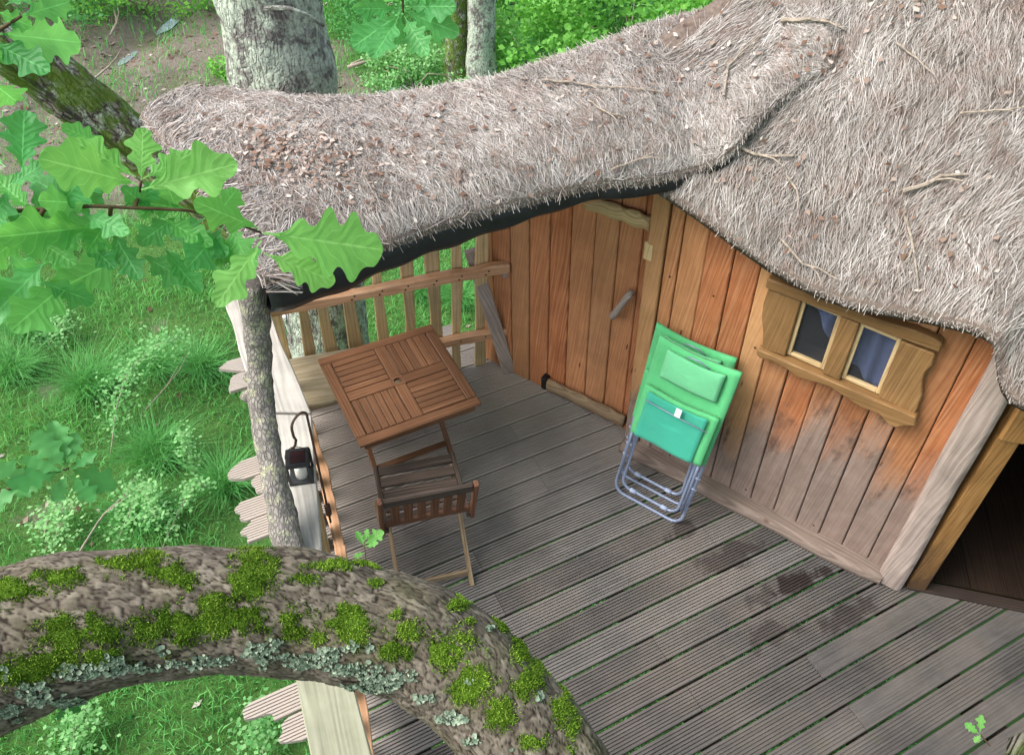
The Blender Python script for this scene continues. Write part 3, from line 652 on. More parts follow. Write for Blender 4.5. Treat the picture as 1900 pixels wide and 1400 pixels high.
class Sheet:                # grid surface (rows v = downslope to ridge, cols u) with bilinear sampling
    def __init__(s, G): s.G = np.asarray(G, float); s.nv, s.nu = s.G.shape[:2]
    def pt(s, u, v):
        U_ = np.clip(u, 0, 1)*(s.nu-1); V_ = np.clip(v, 0, 1)*(s.nv-1); i = np.minimum(U_.astype(int), s.nu-2); j = np.minimum(V_.astype(int), s.nv-2); a = (U_-i)[:, None]; b = (V_-j)[:, None]; G = s.G
        return G[j, i]*(1-a)*(1-b)+G[j, i+1]*a*(1-b)+G[j+1, i]*(1-a)*b+G[j+1, i+1]*a*b
    def frame(s, u, v, e=.012):
        du = s.pt(u+e, v)-s.pt(u-e, v); dv = s.pt(u, v+e)-s.pt(u, v-e); N = np.cross(du, dv); N /= np.linalg.norm(N, axis=1)[:, None]+1e-9
        N = np.where((N[:, 2] < 0)[:, None], -N, N); D = -dv/(np.linalg.norm(dv, axis=1)[:, None]+1e-9); S = du/(np.linalg.norm(du, axis=1)[:, None]+1e-9)
        return N, D, S
    def solid(s, name, thick, mat, parent, **kw):
        G = s.G; nv, nu = s.nv, s.nu; top = G.reshape(-1, 3); bot = top-A(0, 0, thick); n = nv*nu
        F = []
        for j in range(nv-1):
            for i in range(nu-1):
                a = j*nu+i; F += [(a, a+1, a+nu+1, a+nu), (n+a, n+a+nu, n+a+nu+1, n+a+1)]
        for i in range(nu-1): F += [(i, n+i, n+i+1, i+1), ((nv-1)*nu+i, (nv-1)*nu+i+1, n+(nv-1)*nu+i+1, n+(nv-1)*nu+i)]
        for j in range(nv-1): F += [(j*nu, (j+1)*nu, n+(j+1)*nu, n+j*nu), (j*nu+nu-1, n+j*nu+nu-1, n+(j+1)*nu+nu-1, (j+1)*nu+nu-1)]
        return bulk(name, np.concatenate([top, bot]), np.array(F), mat, parent, smooth=True, **kw)
def resample(P, n):
    P = np.asarray(P, float); d = np.r_[0, np.cumsum(np.linalg.norm(np.diff(P, axis=0), axis=1))]; t = np.linspace(0, d[-1], n)
    return np.stack([np.interp(t, d, P[:, k]) for k in range(P.shape[1])], 1)
def thatch(sheet, name, parent, n, seed, sel=None, jitter=.30, lnr=(.05, .17), sidefn=None):
    r = np.random.default_rng(seed); u = r.uniform(0, 1, n); v = r.uniform(0, 1, n)**.95
    P = sheet.pt(u, v); N, D, S = sheet.frame(u, v)
    keep = np.ones(n, bool) if sel is None else sel(P, u, v)
    u, v, P, N, D, S = u[keep], v[keep], P[keep], N[keep], D[keep], S[keep]; n = len(u)
    ang = r.normal(0, jitter, n)+.35*vnoise(P, 2.2, seed)+.4*vnoise(P, 9, seed+2)+(sidefn(u, v) if sidefn else 0)
    Dn = D*np.cos(ang)[:, None]+S*np.sin(ang)[:, None]+N*np.where(r.uniform(0, 1, n) < .015, r.uniform(.03, .2, n), r.uniform(-.07, .008, n))[:, None]; Dn /= np.linalg.norm(Dn, axis=1)[:, None]
    ln = r.uniform(*lnr, n)*r.uniform(.5, 1, n); wd = r.uniform(.0012, .0030, n)
    rn = np.clip(r.beta(1.7, 1.9, n)+.10*vnoise(P, 5, seed+9)+.14*vnoise(P, 16, seed+12), 0, 1)
    return ribbons(P-Dn*ln[:, None]+N*r.uniform(-.006, .014, n)[:, None], Dn, N, ln, wd, rn, .03, seed)
def fringe(edge, D, thick, n, seed, spread=.35, back=.14, over=.007):      # cut straw butts along an eave; edge (m,3), D (m,3)
    r = np.random.default_rng(seed); t = r.uniform(0, 1, n)*(len(edge)-1); i = np.minimum(t.astype(int), len(edge)-2); a = (t-i)[:, None]
    P = edge[i]*(1-a)+edge[i+1]*a; d = D[i]*(1-a)+D[i+1]*a; d /= np.linalg.norm(d, axis=1)[:, None]
    T = edge[i+1]-edge[i]; T /= np.linalg.norm(T, axis=1)[:, None]
    dep = r.uniform(0, 1, n)**1.3*thick
    d = d+T*r.normal(0, spread*.9, n)[:, None]+A(0, 0, 1)*r.normal(-.05, .1, n)[:, None]; d /= np.linalg.norm(d, axis=1)[:, None]
    N = np.cross(T, d); N /= np.linalg.norm(N, axis=1)[:, None]; N = np.where((N[:, 2] < 0)[:, None], -N, N)
    ln = back+r.uniform(-.3, 1, n)*over+np.where(r.uniform(0, 1, n) < .04, r.uniform(0, .035, n), 0)
    V, F, R_ = ribbons(P-d*back-A(0, 0, 1)*dep[:, None]+N*.006, d, N, ln, r.uniform(.002, .005, n), np.clip(r.beta(1.6, 2.4, n), 0, 1), .06, seed)
    return V, F, R_
def join(parts):
    V, F, R_ = [], [], []; o = 0
    for v, f, q in parts: V.append(v); F.append(f+o); R_.append(q); o += len(v)
    return np.concatenate(V), np.concatenate(F), np.concatenate(R_)
# main roof: eave in wall coordinates (s, z, d), straw rises back over the room
EAV = [(.45, 1.98, .20), (.75, 1.97, .22), (.98, 1.945, .25), (1.241, 1.875, .25), (1.446, 1.812, .25), (1.62, 1.76, .25), (1.812, 1.728, .25), (1.989, 1.733, .25), (2.15, 1.77, .25), (2.324, 1.815, .25), (2.492, 1.85, .25), (2.585, 1.85, .25), (2.665, 1.70, .27), (2.72, 1.64, .30), (2.80, 1.64, .32), (3.05, 1.66, .3), (3.35, 1.70, .22), (3.7, 1.72, .1)]
eave = resample([W(e[0], e[1]+.065, e[2]) for e in EAV], 64)
def slope_pts(e, k):
    out = []; n = 30; t = k/63
    for j in range(n+1):
        q = j/n*2.0                     # metres up the slope
        rise = q*.72 - .02*q*q + .06*(1-math.exp(-q*6)); run = q*.70
        lvl = (e[2]-1.80)*math.exp(-q*1.7)   # uneven eave fades out uphill
        p = A(e[0], e[1], 1.80)+(-WF)*run+A(0, 0, rise+lvl)+WD*(.62*max(0, q-.35)*max(0, 1-t*2.6)); out.append(p)
    return out
RG = np.array([slope_pts(e, k) for k, e in enumerate(eave)]).transpose(1, 0, 2)
RG[..., 2] += .035*fbm(RG, 1.8, 3, 41)*np.linspace(.2, 1, RG.shape[0])[:, None]
roofS = Sheet(RG)
mroof = roofS.solid('main_roof', .05, M['thatchbase'], hut, label='steep main slope of grey-brown heather thatch')
rbv = BVHTree.FromPolygons([Vector(p) for p in RG.reshape(-1, 3)], [(j*64+i, j*64+i+1, (j+1)*64+i+1, (j+1)*64+i) for j in range(30) for i in range(63)])
def roof_hit(x, y):
    h = rbv.ray_cast(Vector(CP), Vector(ray(x, y)))[0]; return np.array(h) if h is not None else None
# ridge behind: back slope so that the room is closed from behind
RB = np.array([[RG[-1, i]+(-WF)*t*1.4+A(0, 0, -t*t*1.3) for i in range(64)] for t in np.linspace(0, 1, 8)])
RB = np.concatenate([RG[-1:]-A(0, 0, .0), RB[1:]]); Sheet(RB).solid('back_slope', .05, M['thatchbase'], hut)
sel = lambda P, u, v: u > .04
lay = [thatch(roofS, 'x', hut, 120000, 51, sel), fringe(eave[6:], np.repeat([unit(WF*.75-A(0, 0, .72))], 58, 0), .035, 7000, 52)]
V, F, R_ = join(lay); bulk('thatch_straw', V, F, M['thatch'], mroof, attrs={'rnd': R_}, kind='stuff')
# porch roof: columns from the front eave to the back silhouette
PF = [(490, 512), (560, 493), (640, 470), (720, 445), (800, 415), (900, 384), (1000, 360), (1100, 343), (1200, 332), (1290, 312)]
PBK = [(262, 215), (330, 172), (440, 176), (560, 190), (680, 190), (800, 178), (920, 155), (1020, 122), (1110, 92), (1200, 60)]
zf = [z+.045 for z in (2.05, 2.05, 2.04, 2.03, 2.02, 2.01, 2.01, 2.02, 2.03, 2.06)]
zb = [2.06, 2.08, 2.12, 2.15, 2.18, 2.22, 2.27, 2.33, 2.38, 2.43]
fr = [at(*p, z) for p, z in zip(PF, zf)]; bk = [at(*p, z) for p, z in zip(PBK, zb)]
for pf, pb, zz in (((1355, 290), (1290, 36), 2.46), ((1392, 243), (1350, 30), 2.5), ((1432, 203), (1410, 26), 2.53), ((1480, 168), (1470, 30), 2.56), ((1545, 128), (1530, 50), 2.58)):
    h = roof_hit(*pf); d_ = ray(*pf); k_ = 1 if zz < 2.51 else (.7 if zz < 2.54 else (.4 if zz < 2.57 else .15)); fr.append(h-d_*.055*k_+A(0, 0, .015*k_))
    hb_ = roof_hit(*pb); bk.append(at(*pb, zz) if (zz < 2.55 or hb_ is None) else hb_-ray(*pb)*.02)
NU = 60; frp = resample(fr, NU); bkp = resample(bk, NU)
rows = []
for j in range(25):
    v = j/24
    if v <= .84:
        q = v/.84; row = frp*(1-q)+bkp*q; row[:, 2] += .10*math.sin(math.pi*q)*np.interp(np.linspace(0, 1, NU), [0, .8, .92, 1], [.9, .5, .3, .05])*(1-.5*q) + .025*(1-math.exp(-q*14))*(1-q)*np.interp(np.linspace(0, 1, NU), [0, .85, 1], [1, .8, 0])
    else:
        q = (v-.84)/.16; dirb = A(-.25, .9, 0); row = bkp + dirb*(.55*q) + A(0, 0, -.02*q-.6*q*q)
    rows.append(row)
PG = np.array(rows); PG[..., 2] += .018*fbm(PG, 2.0, 3, 43)
hump = np.exp(-((np.linspace(0, 1, 25)[:, None]-.55)/.2)**2-((np.linspace(0, 1, NU)[None]-.2)/.12)**2); PG[..., 2] += .05*hump
porchS = Sheet(PG)
porch = porchS.solid('porch_roof', .045, M['thatchbase'], hut, label='low sagging porch roof of pale straw thatch littered with leaves')
pd = []
for i in range(NU): pd.append(unit(PG[0, i]-PG[3, i]))
pd = np.array(pd)
nE = int(NU*.80)
lft = PG[:21, 0]; ld = np.array([unit(PG[j, 0]-PG[j, 4]) for j in range(21)])
rgt = PG[:22, -1]; rd = np.array([unit(PG[j, -1]-PG[j, -5]) for j in range(22)])
side = lambda u, v: -1.1*np.exp(-(u/.10)**2)+.5*np.exp(-((1-u)/.08)**2)
lay = [thatch(porchS, 'p', hut, 170000, 61, None, .6, (.035, .13), side), fringe(PG[0, :nE], pd[:nE], .04, 9000, 62), fringe(PG[0, nE-1:], pd[nE-1:], .05, 2500, 65), fringe(lft, ld, .08, 4500, 63, .6)]
V, F, R_ = join(lay); bulk('thatch_straw', V, F, M['thatch'], porch, attrs={'rnd': R_}, kind='stuff')
# black membrane folded under the porch eave
n_ = int(NU*.86); prof = [(.06, -.02), (.0, -.035), (-.008, -.075), (-.016, -.12), (.02, -.165), (.16, -.15), (.3, -.11)]
V = []; 
for i in range(n_):
    e = PG[0, i]; d_ = pd[i]*A(1, 1, 0); d_ = unit(d_); t = i/(n_-1); sc = (1.0+.06*math.sin(i*.35)+.04*math.sin(i*1.1))*(1.3-.75*t)
    for a_, z_ in prof: V.append(e-d_*(a_+.01)+A(0, 0, z_*sc+.005*math.sin(i*.5+z_*20)))
F = [(i*7+j, i*7+j+1, (i+1)*7+j+1, (i+1)*7+j) for i in range(n_-1) for j in range(6)]
lin_ = bulk('roof_membrane', np.array(V), np.array(F), M['black'], porch, smooth=True, label='black plastic membrane showing below the porch eave')
lm = lin_.modifiers.new('s', 'SOLIDIFY'); lm.thickness = .004
# beam carrying the porch eave, rafters
pb_ = [PG[0, i]-unit(pd[i]*A(1, 1, 0))*.14-A(0, 0, .165) for i in range(2, int(NU*.62), 3)]
mb = MB(); mb.tube(pb_, .035, 8); build('eave_beam', mb, M['pinerail'], porch, smooth=True)
for i in (4, 14, 24, 34):
    mb = MB(); mb.tube([PG[0, i]-A(0, 0, .15)-unit(pd[i]*A(1, 1, 0))*.1, PG[10, i]-A(0, 0, .16), PG[20, i]-A(0, 0, .16)], .03, 8); build('rafter', mb, M['picket'], porch, smooth=True)
pbv = BVHTree.FromPolygons([Vector(p) for p in PG.reshape(-1, 3)], [(j*NU+i, j*NU+i+1, (j+1)*NU+i+1, (j+1)*NU+i) for j in range(24) for i in range(NU-1)])
def any_roof(x, y):
    best = None
    for b_ in (rbv, pbv):
        h = b_.ray_cast(Vector(CP), Vector(ray(x, y)))
        if h[0] is not None and (best is None or h[3] < best[3]): best = h
    return best
def litter_on_roof():
    r = np.random.default_rng(77); Vs = []; n = 0; R_ = []
    spots = [((560, 290), 90, 220), ((520, 280), 45, 110), ((620, 330), 70, 120), ((700, 250), 110, 90), ((820, 320), 120, 60), ((1150, 190), 120, 70), ((1330, 110), 110, 90), ((1480, 110), 60, 50), ((1700, 15), 60, 45), ((1650, 300), 190, 45), ((1500, 400), 120, 25), ((1750, 480), 120, 25), ((950, 220), 150, 70), ((430, 230), 60, 40)]
    for (cx, cy), sp, cnt in spots:
        for _ in range(cnt):
            h = any_roof(cx+r.normal(0, sp), cy+r.normal(0, sp*.42))
            if h is None: continue
            p = np.array(h[0]); N = np.array(h[1]); N = N if N[2] > 0 else -N
            a = r.uniform(0, 6.28); t1 = unit(np.cross(N, A(math.cos(a), math.sin(a), .2))); t2 = np.cross(N, t1); s_ = r.uniform(.006, .022)
            p = p+N*r.uniform(.018, .034); up = N*r.uniform(-.5, .9)*s_
            Vs += [p-t1*s_+up*.4, p+t2*s_*r.uniform(.2, .8)+t1*s_*r.uniform(-.5, .5), p+t1*s_*r.uniform(.4, 1)+up*.3, p-t2*s_*r.uniform(.2, .8)+up*.3]; R_ += [r.beta(1.2, 1.0)]*4; n += 1
    b = np.arange(n)*4
    bulk('fallen_leaves', np.array(Vs), np.concatenate([np.stack([b, b+1, b+2], 1), np.stack([b, b+2, b+3], 1)]), M['litter'], attrs={'rnd': R_}, label='brown and bleached leaf bits lying on the thatch', kind='stuff')
litter_on_roof()
TW_ = [([(1005, 158), (1060, 162), (1100, 168), (1225, 178)], 'long bare twig lying across the upper middle of the porch thatch', .006),
       ([(1090, 195), (1125, 218), (1150, 222)], 'short forked twig just below the long one on the porch thatch', .005),
       ([(1370, 275), (1400, 290), (1430, 293), (1472, 292)], 'crooked pale twig spanning the join of the two roofs', .008),
       ([(1460, 330), (1478, 355), (1485, 368)], 'small twig on the thatch just right of the eave corner', .006),
       ([(1675, 358), (1720, 345), (1745, 330), (1795, 327)], 'thick lichened stick on the main thatch, right of centre', .010),
       ([(1450, 445), (1490, 490), (1520, 498), (1560, 522)], 'wavy twig just above the window eave', .006),
       ([(1680, 405), (1690, 440), (1698, 480), (1705, 540)], 'long hanging twig above the right window pane', .006),
       ([(1660, 85), (1700, 115), (1735, 150)], 'straight twig near the top of the main thatch', .005),
       ([(1450, 45), (1500, 42), (1540, 45), (1565, 60)], 'grey branch along the ridge where the roofs meet', .011),
       ([(1345, 185), (1352, 130), (1380, 100), (1412, 70)], 'bleached stalk standing out in the heap of leaves on the porch roof', .006),
       ([(1130, 318), (1180, 300), (1210, 288)], 'thin twig near the front eave of the porch', .005),
       ([(1780, 215), (1840, 210), (1900, 205)], 'thin twig at the right edge of the main thatch', .005)]
for pts, lab, rad in TW_:
    P = []
    for i in range(len(pts)-1):
        for t in np.linspace(0, 1, 4, endpoint=False): P.append((pts[i][0]*(1-t)+pts[i+1][0]*t, pts[i][1]*(1-t)+pts[i+1][1]*t))
    P.append(pts[-1]); Q = []
    for k, p in enumerate(P):
        h = any_roof(*p)
        if h is None: continue
        N = np.array(h[1]); N = N if N[2] > 0 else -N; Q.append(np.array(h[0])+N*(.03+.004*math.sin(k*2)))
    mb = MB(); mb.tube(Q, [rad*(1-.5*i/len(Q)) for i in range(len(Q))], 6)
    m_ = Q[len(Q)//2]; dr = unit(Q[-1]-Q[0]); sd = unit(np.cross(dr, A(0, 0, 1)))
    mb.tube([m_, m_+dr*.05+sd*.03+A(0, 0, .01), m_+dr*.09+sd*.075+A(0, 0, .012)], [rad*.6, rad*.5, rad*.3], 5)
    build('fallen_twig', mb, M['twig'], label=lab, cat='twig', group='twigs fallen on the thatch')
#==OBJECTS==
# ------------------------------------------------------------------ side railing, corner post, back fence, bench
def strip(name, L_, R_, zt, th, mat, parent, bevel=.006, **kw):   # plank lying flat between two edge polylines
    mb = MB(); poly = [A(p[0], p[1], zt) for p in L_]+[A(p[0], p[1], zt) for p in R_[::-1]]
    mb.prism(poly, A(0, 0, -th)); ax = unit((L_[-1]-L_[0])*A(1, 1, 0)); return build(name, mb, mat, parent, axes=(ax, A(-ax[1], ax[0], 0), A(0, 0, 1)), bevel=bevel, **kw)
def lerp(a, b, t): return a*(1-t)+b*t
def wavy(a, b, amp, n=9, seed=0):
    r = random.Random(seed); t_ = unit((b-a)*A(1, 1, 0)); s_ = A(-t_[1], t_[0], 0)
    return [lerp(a, b, i/n)+s_*(amp*r.uniform(-1, 1) if 0 < i < n else 0) for i in range(n+1)]
RZ = .95
rail = empty('side_railing', at(600, 1000), 'side railing with a broad pale handrail and wavy-edged pickets', 'railing')
strip('handrail', wavy(at(413, 545, RZ), at(478, 762, RZ), .006, 8, 1), wavy(at(488, 552, RZ), at(577, 764, RZ), .004, 8, 2), RZ, .04, M['rail'], rail)
strip('handrail', wavy(at(479, 766, RZ), at(528, 1120, RZ), .004, 6, 3), wavy(at(578, 768, RZ), at(604, 1085, RZ), .005, 6, 4), RZ-.003, .04, M['rail'], rail, )
strip('handrail', wavy(at(524, 1135, RZ), at(600, 1530, RZ), .003, 5, 5), wavy(at(608, 1100, RZ), at(727, 1530, RZ), .003, 5, 6), RZ-.002, .04, M['railgreen'], rail, label='near greenish length of the handrail')
IN = [at(x, y, .36) for x, y in ((560, 735), (585, 795), (610, 875), (624, 945), (640, 1010), (648, 1060), (668, 1230), (687, 1350), (712, 1500))]
OUTL = [p+A(-.055, -.02, 0) for p in IN]
def bend(P, n=30, amp=.006, seed=1):
    Q = resample(P, n); r = random.Random(seed); return [q+A(amp*r.uniform(-1, 1), amp*r.uniform(-1, 1), 0) for q in Q]
strip('inner_rail', bend(OUTL[:5], 16, .004, 3), bend(IN[:5], 16, .007, 4), .36, .03, M['pinerail'], rail, .004)
strip('inner_rail', bend(OUTL[4:], 16, .004, 5), bend(IN[4:], 16, .005, 6), .36, .03, M['pinerail'], rail, .004)
def picket(p, t_, n_, h0, h1, wd, th, mat, parent, seed, name='picket', lean=0.0, amp=.01):
    r = random.Random(seed); L_ = []; R_ = []; m = 9; k1 = r.uniform(0, 6); k2 = r.uniform(2.5, 4.5)
    for i in range(m+1):
        z = h0+(h1-h0)*i/m; sh = amp*math.sin(k1+k2*i/m)+lean*(z-h0); w1 = wd*(1+.15*math.sin(k1*2+i*.9))
        L_.append(p+t_*(sh-w1/2)+A(0, 0, z)); R_.append(p+t_*(sh+w1/2)+A(0, 0, z))
    mb = MB(); mb.prism([q-n_*th/2 for q in L_+R_[::-1]], n_*th); return build(name, mb, mat, parent, axes=(A(0, 0, 1), t_, n_), bevel=.005)
PL_ = [lerp(IN[i], IN[i+1], t)*A(1, 1, 0)+A(-.085, -.03, 0) for i in range(8) for t in (0, .5)]
PLr = resample(PL_, 14)
for i, p in enumerate(PLr[:-1]):
    t_ = unit(PLr[i+1]-p); picket(p, t_, A(-t_[1], t_[0], 0), -.02, RZ-.045, .085, .022, M['picket'], rail, 30+i)
# short posts under the handrail
for q in (at(545, 1000, .9), at(640, 1330, .9), at(520, 700, .9)):
    mb = MB(); mb.box(A(q[0]-.04, q[1], .44), A(.035, 0, 0), A(0, .035, 0), A(0, 0, .465)); build('rail_post', mb, M['picket'], rail, axes=(A(0, 0, 1), A(1, 0, 0), A(0, 1, 0)), bevel=.006)
# crooked bark log standing on the handrail and carrying the porch corner
CL = [(545, 1034, .955, .058), (530, 985, 1.03, .056), (514, 920, 1.13, .052), (502, 860, 1.22, .05), (492, 800, 1.32, .05), (484, 740, 1.42, .054), (482, 690, 1.52, .05), (480, 640, 1.65, .05), (474, 595, 1.78, .052), (470, 556, 1.90, .056), (466, 520, 2.0, .05)]
cp = [at(x, y, z) for x, y, z, r in CL]; cr = [r*1.08 for *_, r in CL]
def bark_tube(name, path, rad, mat, parent=None, nseg=28, step=.03, amp=.12, fs=9, seed=0, ridge=1.0, origin=None, **tags):
    P = np.array(path); d = np.r_[0, np.cumsum(np.linalg.norm(np.diff(P, axis=0), axis=1))]; n = max(6, int(d[-1]/step)); t = np.linspace(0, d[-1], n)
    # smooth (Catmull-like) resample
    def sm(y):
        q = np.interp(t, d, y); k = max(1, int(n/len(P)*.5)); ker = np.ones(2*k+1)/(2*k+1); return np.convolve(np.pad(q, k, mode='reflect', reflect_type='odd'), ker, 'valid')
    C_ = np.stack([sm(P[:, i]) for i in range(3)], 1); R0 = sm(np.array(rad, float))
    ref = None; V = np.zeros((n, nseg, 3)); NN = np.zeros((n, nseg, 3))
    for i in range(n):
        tg = unit(C_[min(i+1, n-1)]-C_[max(i-1, 0)])
        if ref is None: ref = np.cross(tg, A(0, 0, 1) if abs(tg[2]) < .9 else A(0, 1, 0))
        ref = unit(ref-tg*np.dot(ref, tg)); bi = np.cross(tg, ref); an = np.arange(nseg)*2*np.pi/nseg
        dr = np.cos(an)[:, None]*ref+np.sin(an)[:, None]*bi; NN[i] = dr; V[i] = C_[i]+dr*R0[i]
    rr = R0[:, None]; al = t[:, None]*np.ones(nseg)[None]; an = (np.arange(nseg)*2*np.pi/nseg)[None]*np.ones(n)[:, None]
    q = np.stack([np.cos(an)*rr*fs, np.sin(an)*rr*fs, al*fs*.35], -1)
    big = fbm(np.stack([np.cos(an)*rr, np.sin(an)*rr, al], -1), 7/max(.3, R0.mean()*8), 3, seed)
    rid = np.abs(fbm(q, 3.2, 3, seed+5)); dis = amp*big*rr + ridge*rr*.10*(np.minimum(rid, .5)-.2)
    V = V+NN*dis[..., None]
    F = np.array([(i*nseg+j, i*nseg+(j+1) % nseg, (i+1)*nseg+(j+1) % nseg, (i+1)*nseg+j) for i in range(n-1) for j in range(nseg)])
    Vf = V.reshape(-1, 3); cap0, cap1 = len(Vf), len(Vf)+1
    mbv = np.concatenate([Vf, [C_[0]], [C_[-1]]])
    mb = MB(); mb.v = [tuple(p) for p in mbv]; mb.f = [tuple(f) for f in F]+[(cap0, (j+1) % nseg, j) for j in range(nseg)]+[(cap1, (n-1)*nseg+j, (n-1)*nseg+(j+1) % nseg) for j in range(nseg)]
    if origin is not None: tags['origin'] = origin
    o = build(name, mb, mat, parent, smooth=True, **tags)
    uvv = np.concatenate([np.stack([an*rr, al], -1).reshape(-1, 2), [[0, 0], [0, 0]]]).astype(np.float32)
    me = o.data; li = np.empty(len(me.loops), np.int32); me.loops.foreach_get('vertex_index', li); me.uv_layers[0].data.foreach_set('uv', uvv[li].ravel())
    return o, C_, R0, V, NN
post = empty('bark_log_post', cp[0], 'crooked bark-covered log post standing on the handrail', 'post')
bark_tube('log', cp, cr, M['postbark'], post, 26, .02, .16, 16, 3, 1.6)
for i, (px, py, z) in enumerate(((456, 735, 1.42), (462, 700, 1.5))):
    q = at(px, py, z); mb = MB(); mb.tube([q+A(.04, .02, -.01), q, q-A(.018, 0, -.012)], [.034, .03, .018], 9); build('knot_stub', mb, M['postbark'], post, smooth=True)
# back fence
fence = empty('back_fence', A(-.5, 3.88, 0), 'back railing of wavy pale pickets between two pine rails', 'fence')
FA, FB = at(660, 530, .9), at(938, 486, .9); FD = unit((FB-FA)*A(1, 1, 0)); FN = A(FD[1], -FD[0], 0)      # FN points to the camera
F0 = A(FA[0], FA[1], 0)
def fence_s(px, py, z):     # along-fence coordinate of a pixel on the fence plane
    d = ray(px, py); t = np.dot(F0-CP, FN)/np.dot(d, FN); return np.dot(CP+d*t-F0, FD)
def fbar(s0, s1, z0, z1, h, th, name, mat, off=.02):
    a, b = F0+FD*s0+A(0, 0, z0), F0+FD*s1+A(0, 0, z1); r = random.Random(int(z0*100)); n = 12
    up = [lerp(a, b, i/n)+A(0, 0, h/2+.008*r.uniform(-1, 1)) for i in range(n+1)]; dn = [lerp(a, b, i/n)-A(0, 0, h/2+.006*r.uniform(-1, 1)) for i in range(n+1)]
    mb = MB(); mb.prism([q+FN*off for q in up+dn[::-1]], FN*th); return build(name, mb, mat, fence, axes=(FD, A(0, 0, 1), FN), bevel=.008)
fbar(-.55, .965, .86, .905, .075, .06, 'top_rail', M['pinerail']); fbar(-.55, .97, .31, .345, .07, .06, 'bottom_rail', M['pinerail'])
for i, x in enumerate((462, 505, 554, 604, 655, 706, 753, 804, 849, 896)):
    s_ = fence_s(x, 565, .5); picket(F0+FD*s_, FD, FN, -.0, 1.22 if i > 3 else 1.1, .075+.012*math.sin(i*2.1), .026, M['picket'], fence, 60+i, lean=.02*math.sin(i*1.3), amp=.012)
for i, x in enumerate((655, 706, 753, 804, 849, 896)):
    s_ = fence_s(x, 565, .5); zt_ = .86+.045*(s_+.55)/1.5
    for dz in (-.012, .014): nail(F0+FD*(s_+.01*dz/.014)+FN*.0805+A(0, 0, zt_+dz), FN, fence, .006)
    if i > 2: nail(F0+FD*s_+FN*.0805+A(0, 0, zt_-.55), FN, fence, .006)
a, b = at(875, 470, 1.05)*A(1, 1, 0)+A(0, 0, 0), at(948, 692, 0)
br0 = F0+FD*(fence_s(872, 480, 1)+.02)+FN*-.05+A(0, 0, 1.0); br1 = at(945, 690, .0)
mb = MB(); tt = unit(br1-br0); sd = unit(np.cross(tt, FN)); mb.box((br0+br1)/2, (br1-br0)/2, sd*.045, FN*.02); build('brace', mb, M['grey'], fence, axes=(tt, sd, FN), bevel=.005, label='grey leaning brace against the hut wall')
mb = MB(); q = F0+FD*fence_s(936, 492, .9)+FN*.02; mb.box(A(q[0], q[1], .83), FD*.02, FN*.03, A(0, 0, .02)); build('rail_block', mb, M['grey'], fence)
# bench along the back fence
bench = empty('plank_bench', at(620, 690, .0), 'broad plank bench in the railing corner behind the table', 'bench')
b0, b1 = F0+FD*-.62+FN*.05, F0+FD*.42+FN*.05
poly = [b0, b1, b1+FN*.30, b1+FN*.37-FD*.06] + [lerp(b1+FN*.41-FD*.2, b0+FN*.43+FD*.25, i/6)+FN*.012*math.sin(i*1.4) for i in range(7)] + [b0+FN*.40+FD*.10, b0+FN*.30+FD*.02]
mb = MB(); mb.prism([A(p[0], p[1], .44) for p in poly], A(0, 0, -.045)); build('seat', mb, M['bench'], bench, axes=(FD, FN, A(0, 0, 1)), bevel=.008)
for s_ in (-.45, .3):
    for o_ in (.12, .33):
        q = F0+FD*s_+FN*o_; mb = MB(); mb.tube([A(q[0], q[1], 0), A(q[0], q[1], .396)], .03, 8); build('leg', mb, M['picket'], bench, smooth=True)

# ------------------------------------------------------------------ square slatted table
T4 = [at(590, 664.5, .72), at(798, 601, .72), at(893.5, 746, .72), at(668, 828.5, .72)]
tc = sum(T4)/4; e1 = unit(T4[1]-T4[0]+T4[2]-T4[3]); e2 = A(-e1[1], e1[0], 0)       # e1 right, e2 away
H = .362
table = empty('slatted_table', A(tc[0], tc[1], 0), 'square folding hardwood table with four slatted panels', 'table')
def tb(name, x0, x1, y0, y1, z1=.72, th=.022, mat=None, along='x', bev=.002, parent=None):
    mb = MB(); c = tc+e1*(x0+x1)/2+e2*(y0+y1)/2+A(0, 0, z1-.72-th/2); mb.box(c, e1*(x1-x0)/2, e2*(y1-y0)/2, A(0, 0, th/2))
    return build(name, mb, mat or M['teak'], parent or table, axes=(e1, e2, A(0, 0, 1)) if along == 'x' else (e2, e1, A(0, 0, 1)), bevel=bev)
fw_ = .062; cw = .034; g = .0042
tb('frame_bar', -H, H, H-fw_, H, along='x', bev=.006); tb('frame_bar', -H, H, -H, -H+fw_, along='x', bev=.006)
tb('frame_bar', -H, -H+fw_, -H+fw_+.001, H-fw_-.001, along='y', bev=.006); tb('frame_bar', H-fw_, H, -H+fw_+.001, H-fw_-.001, along='y', bev=.006)
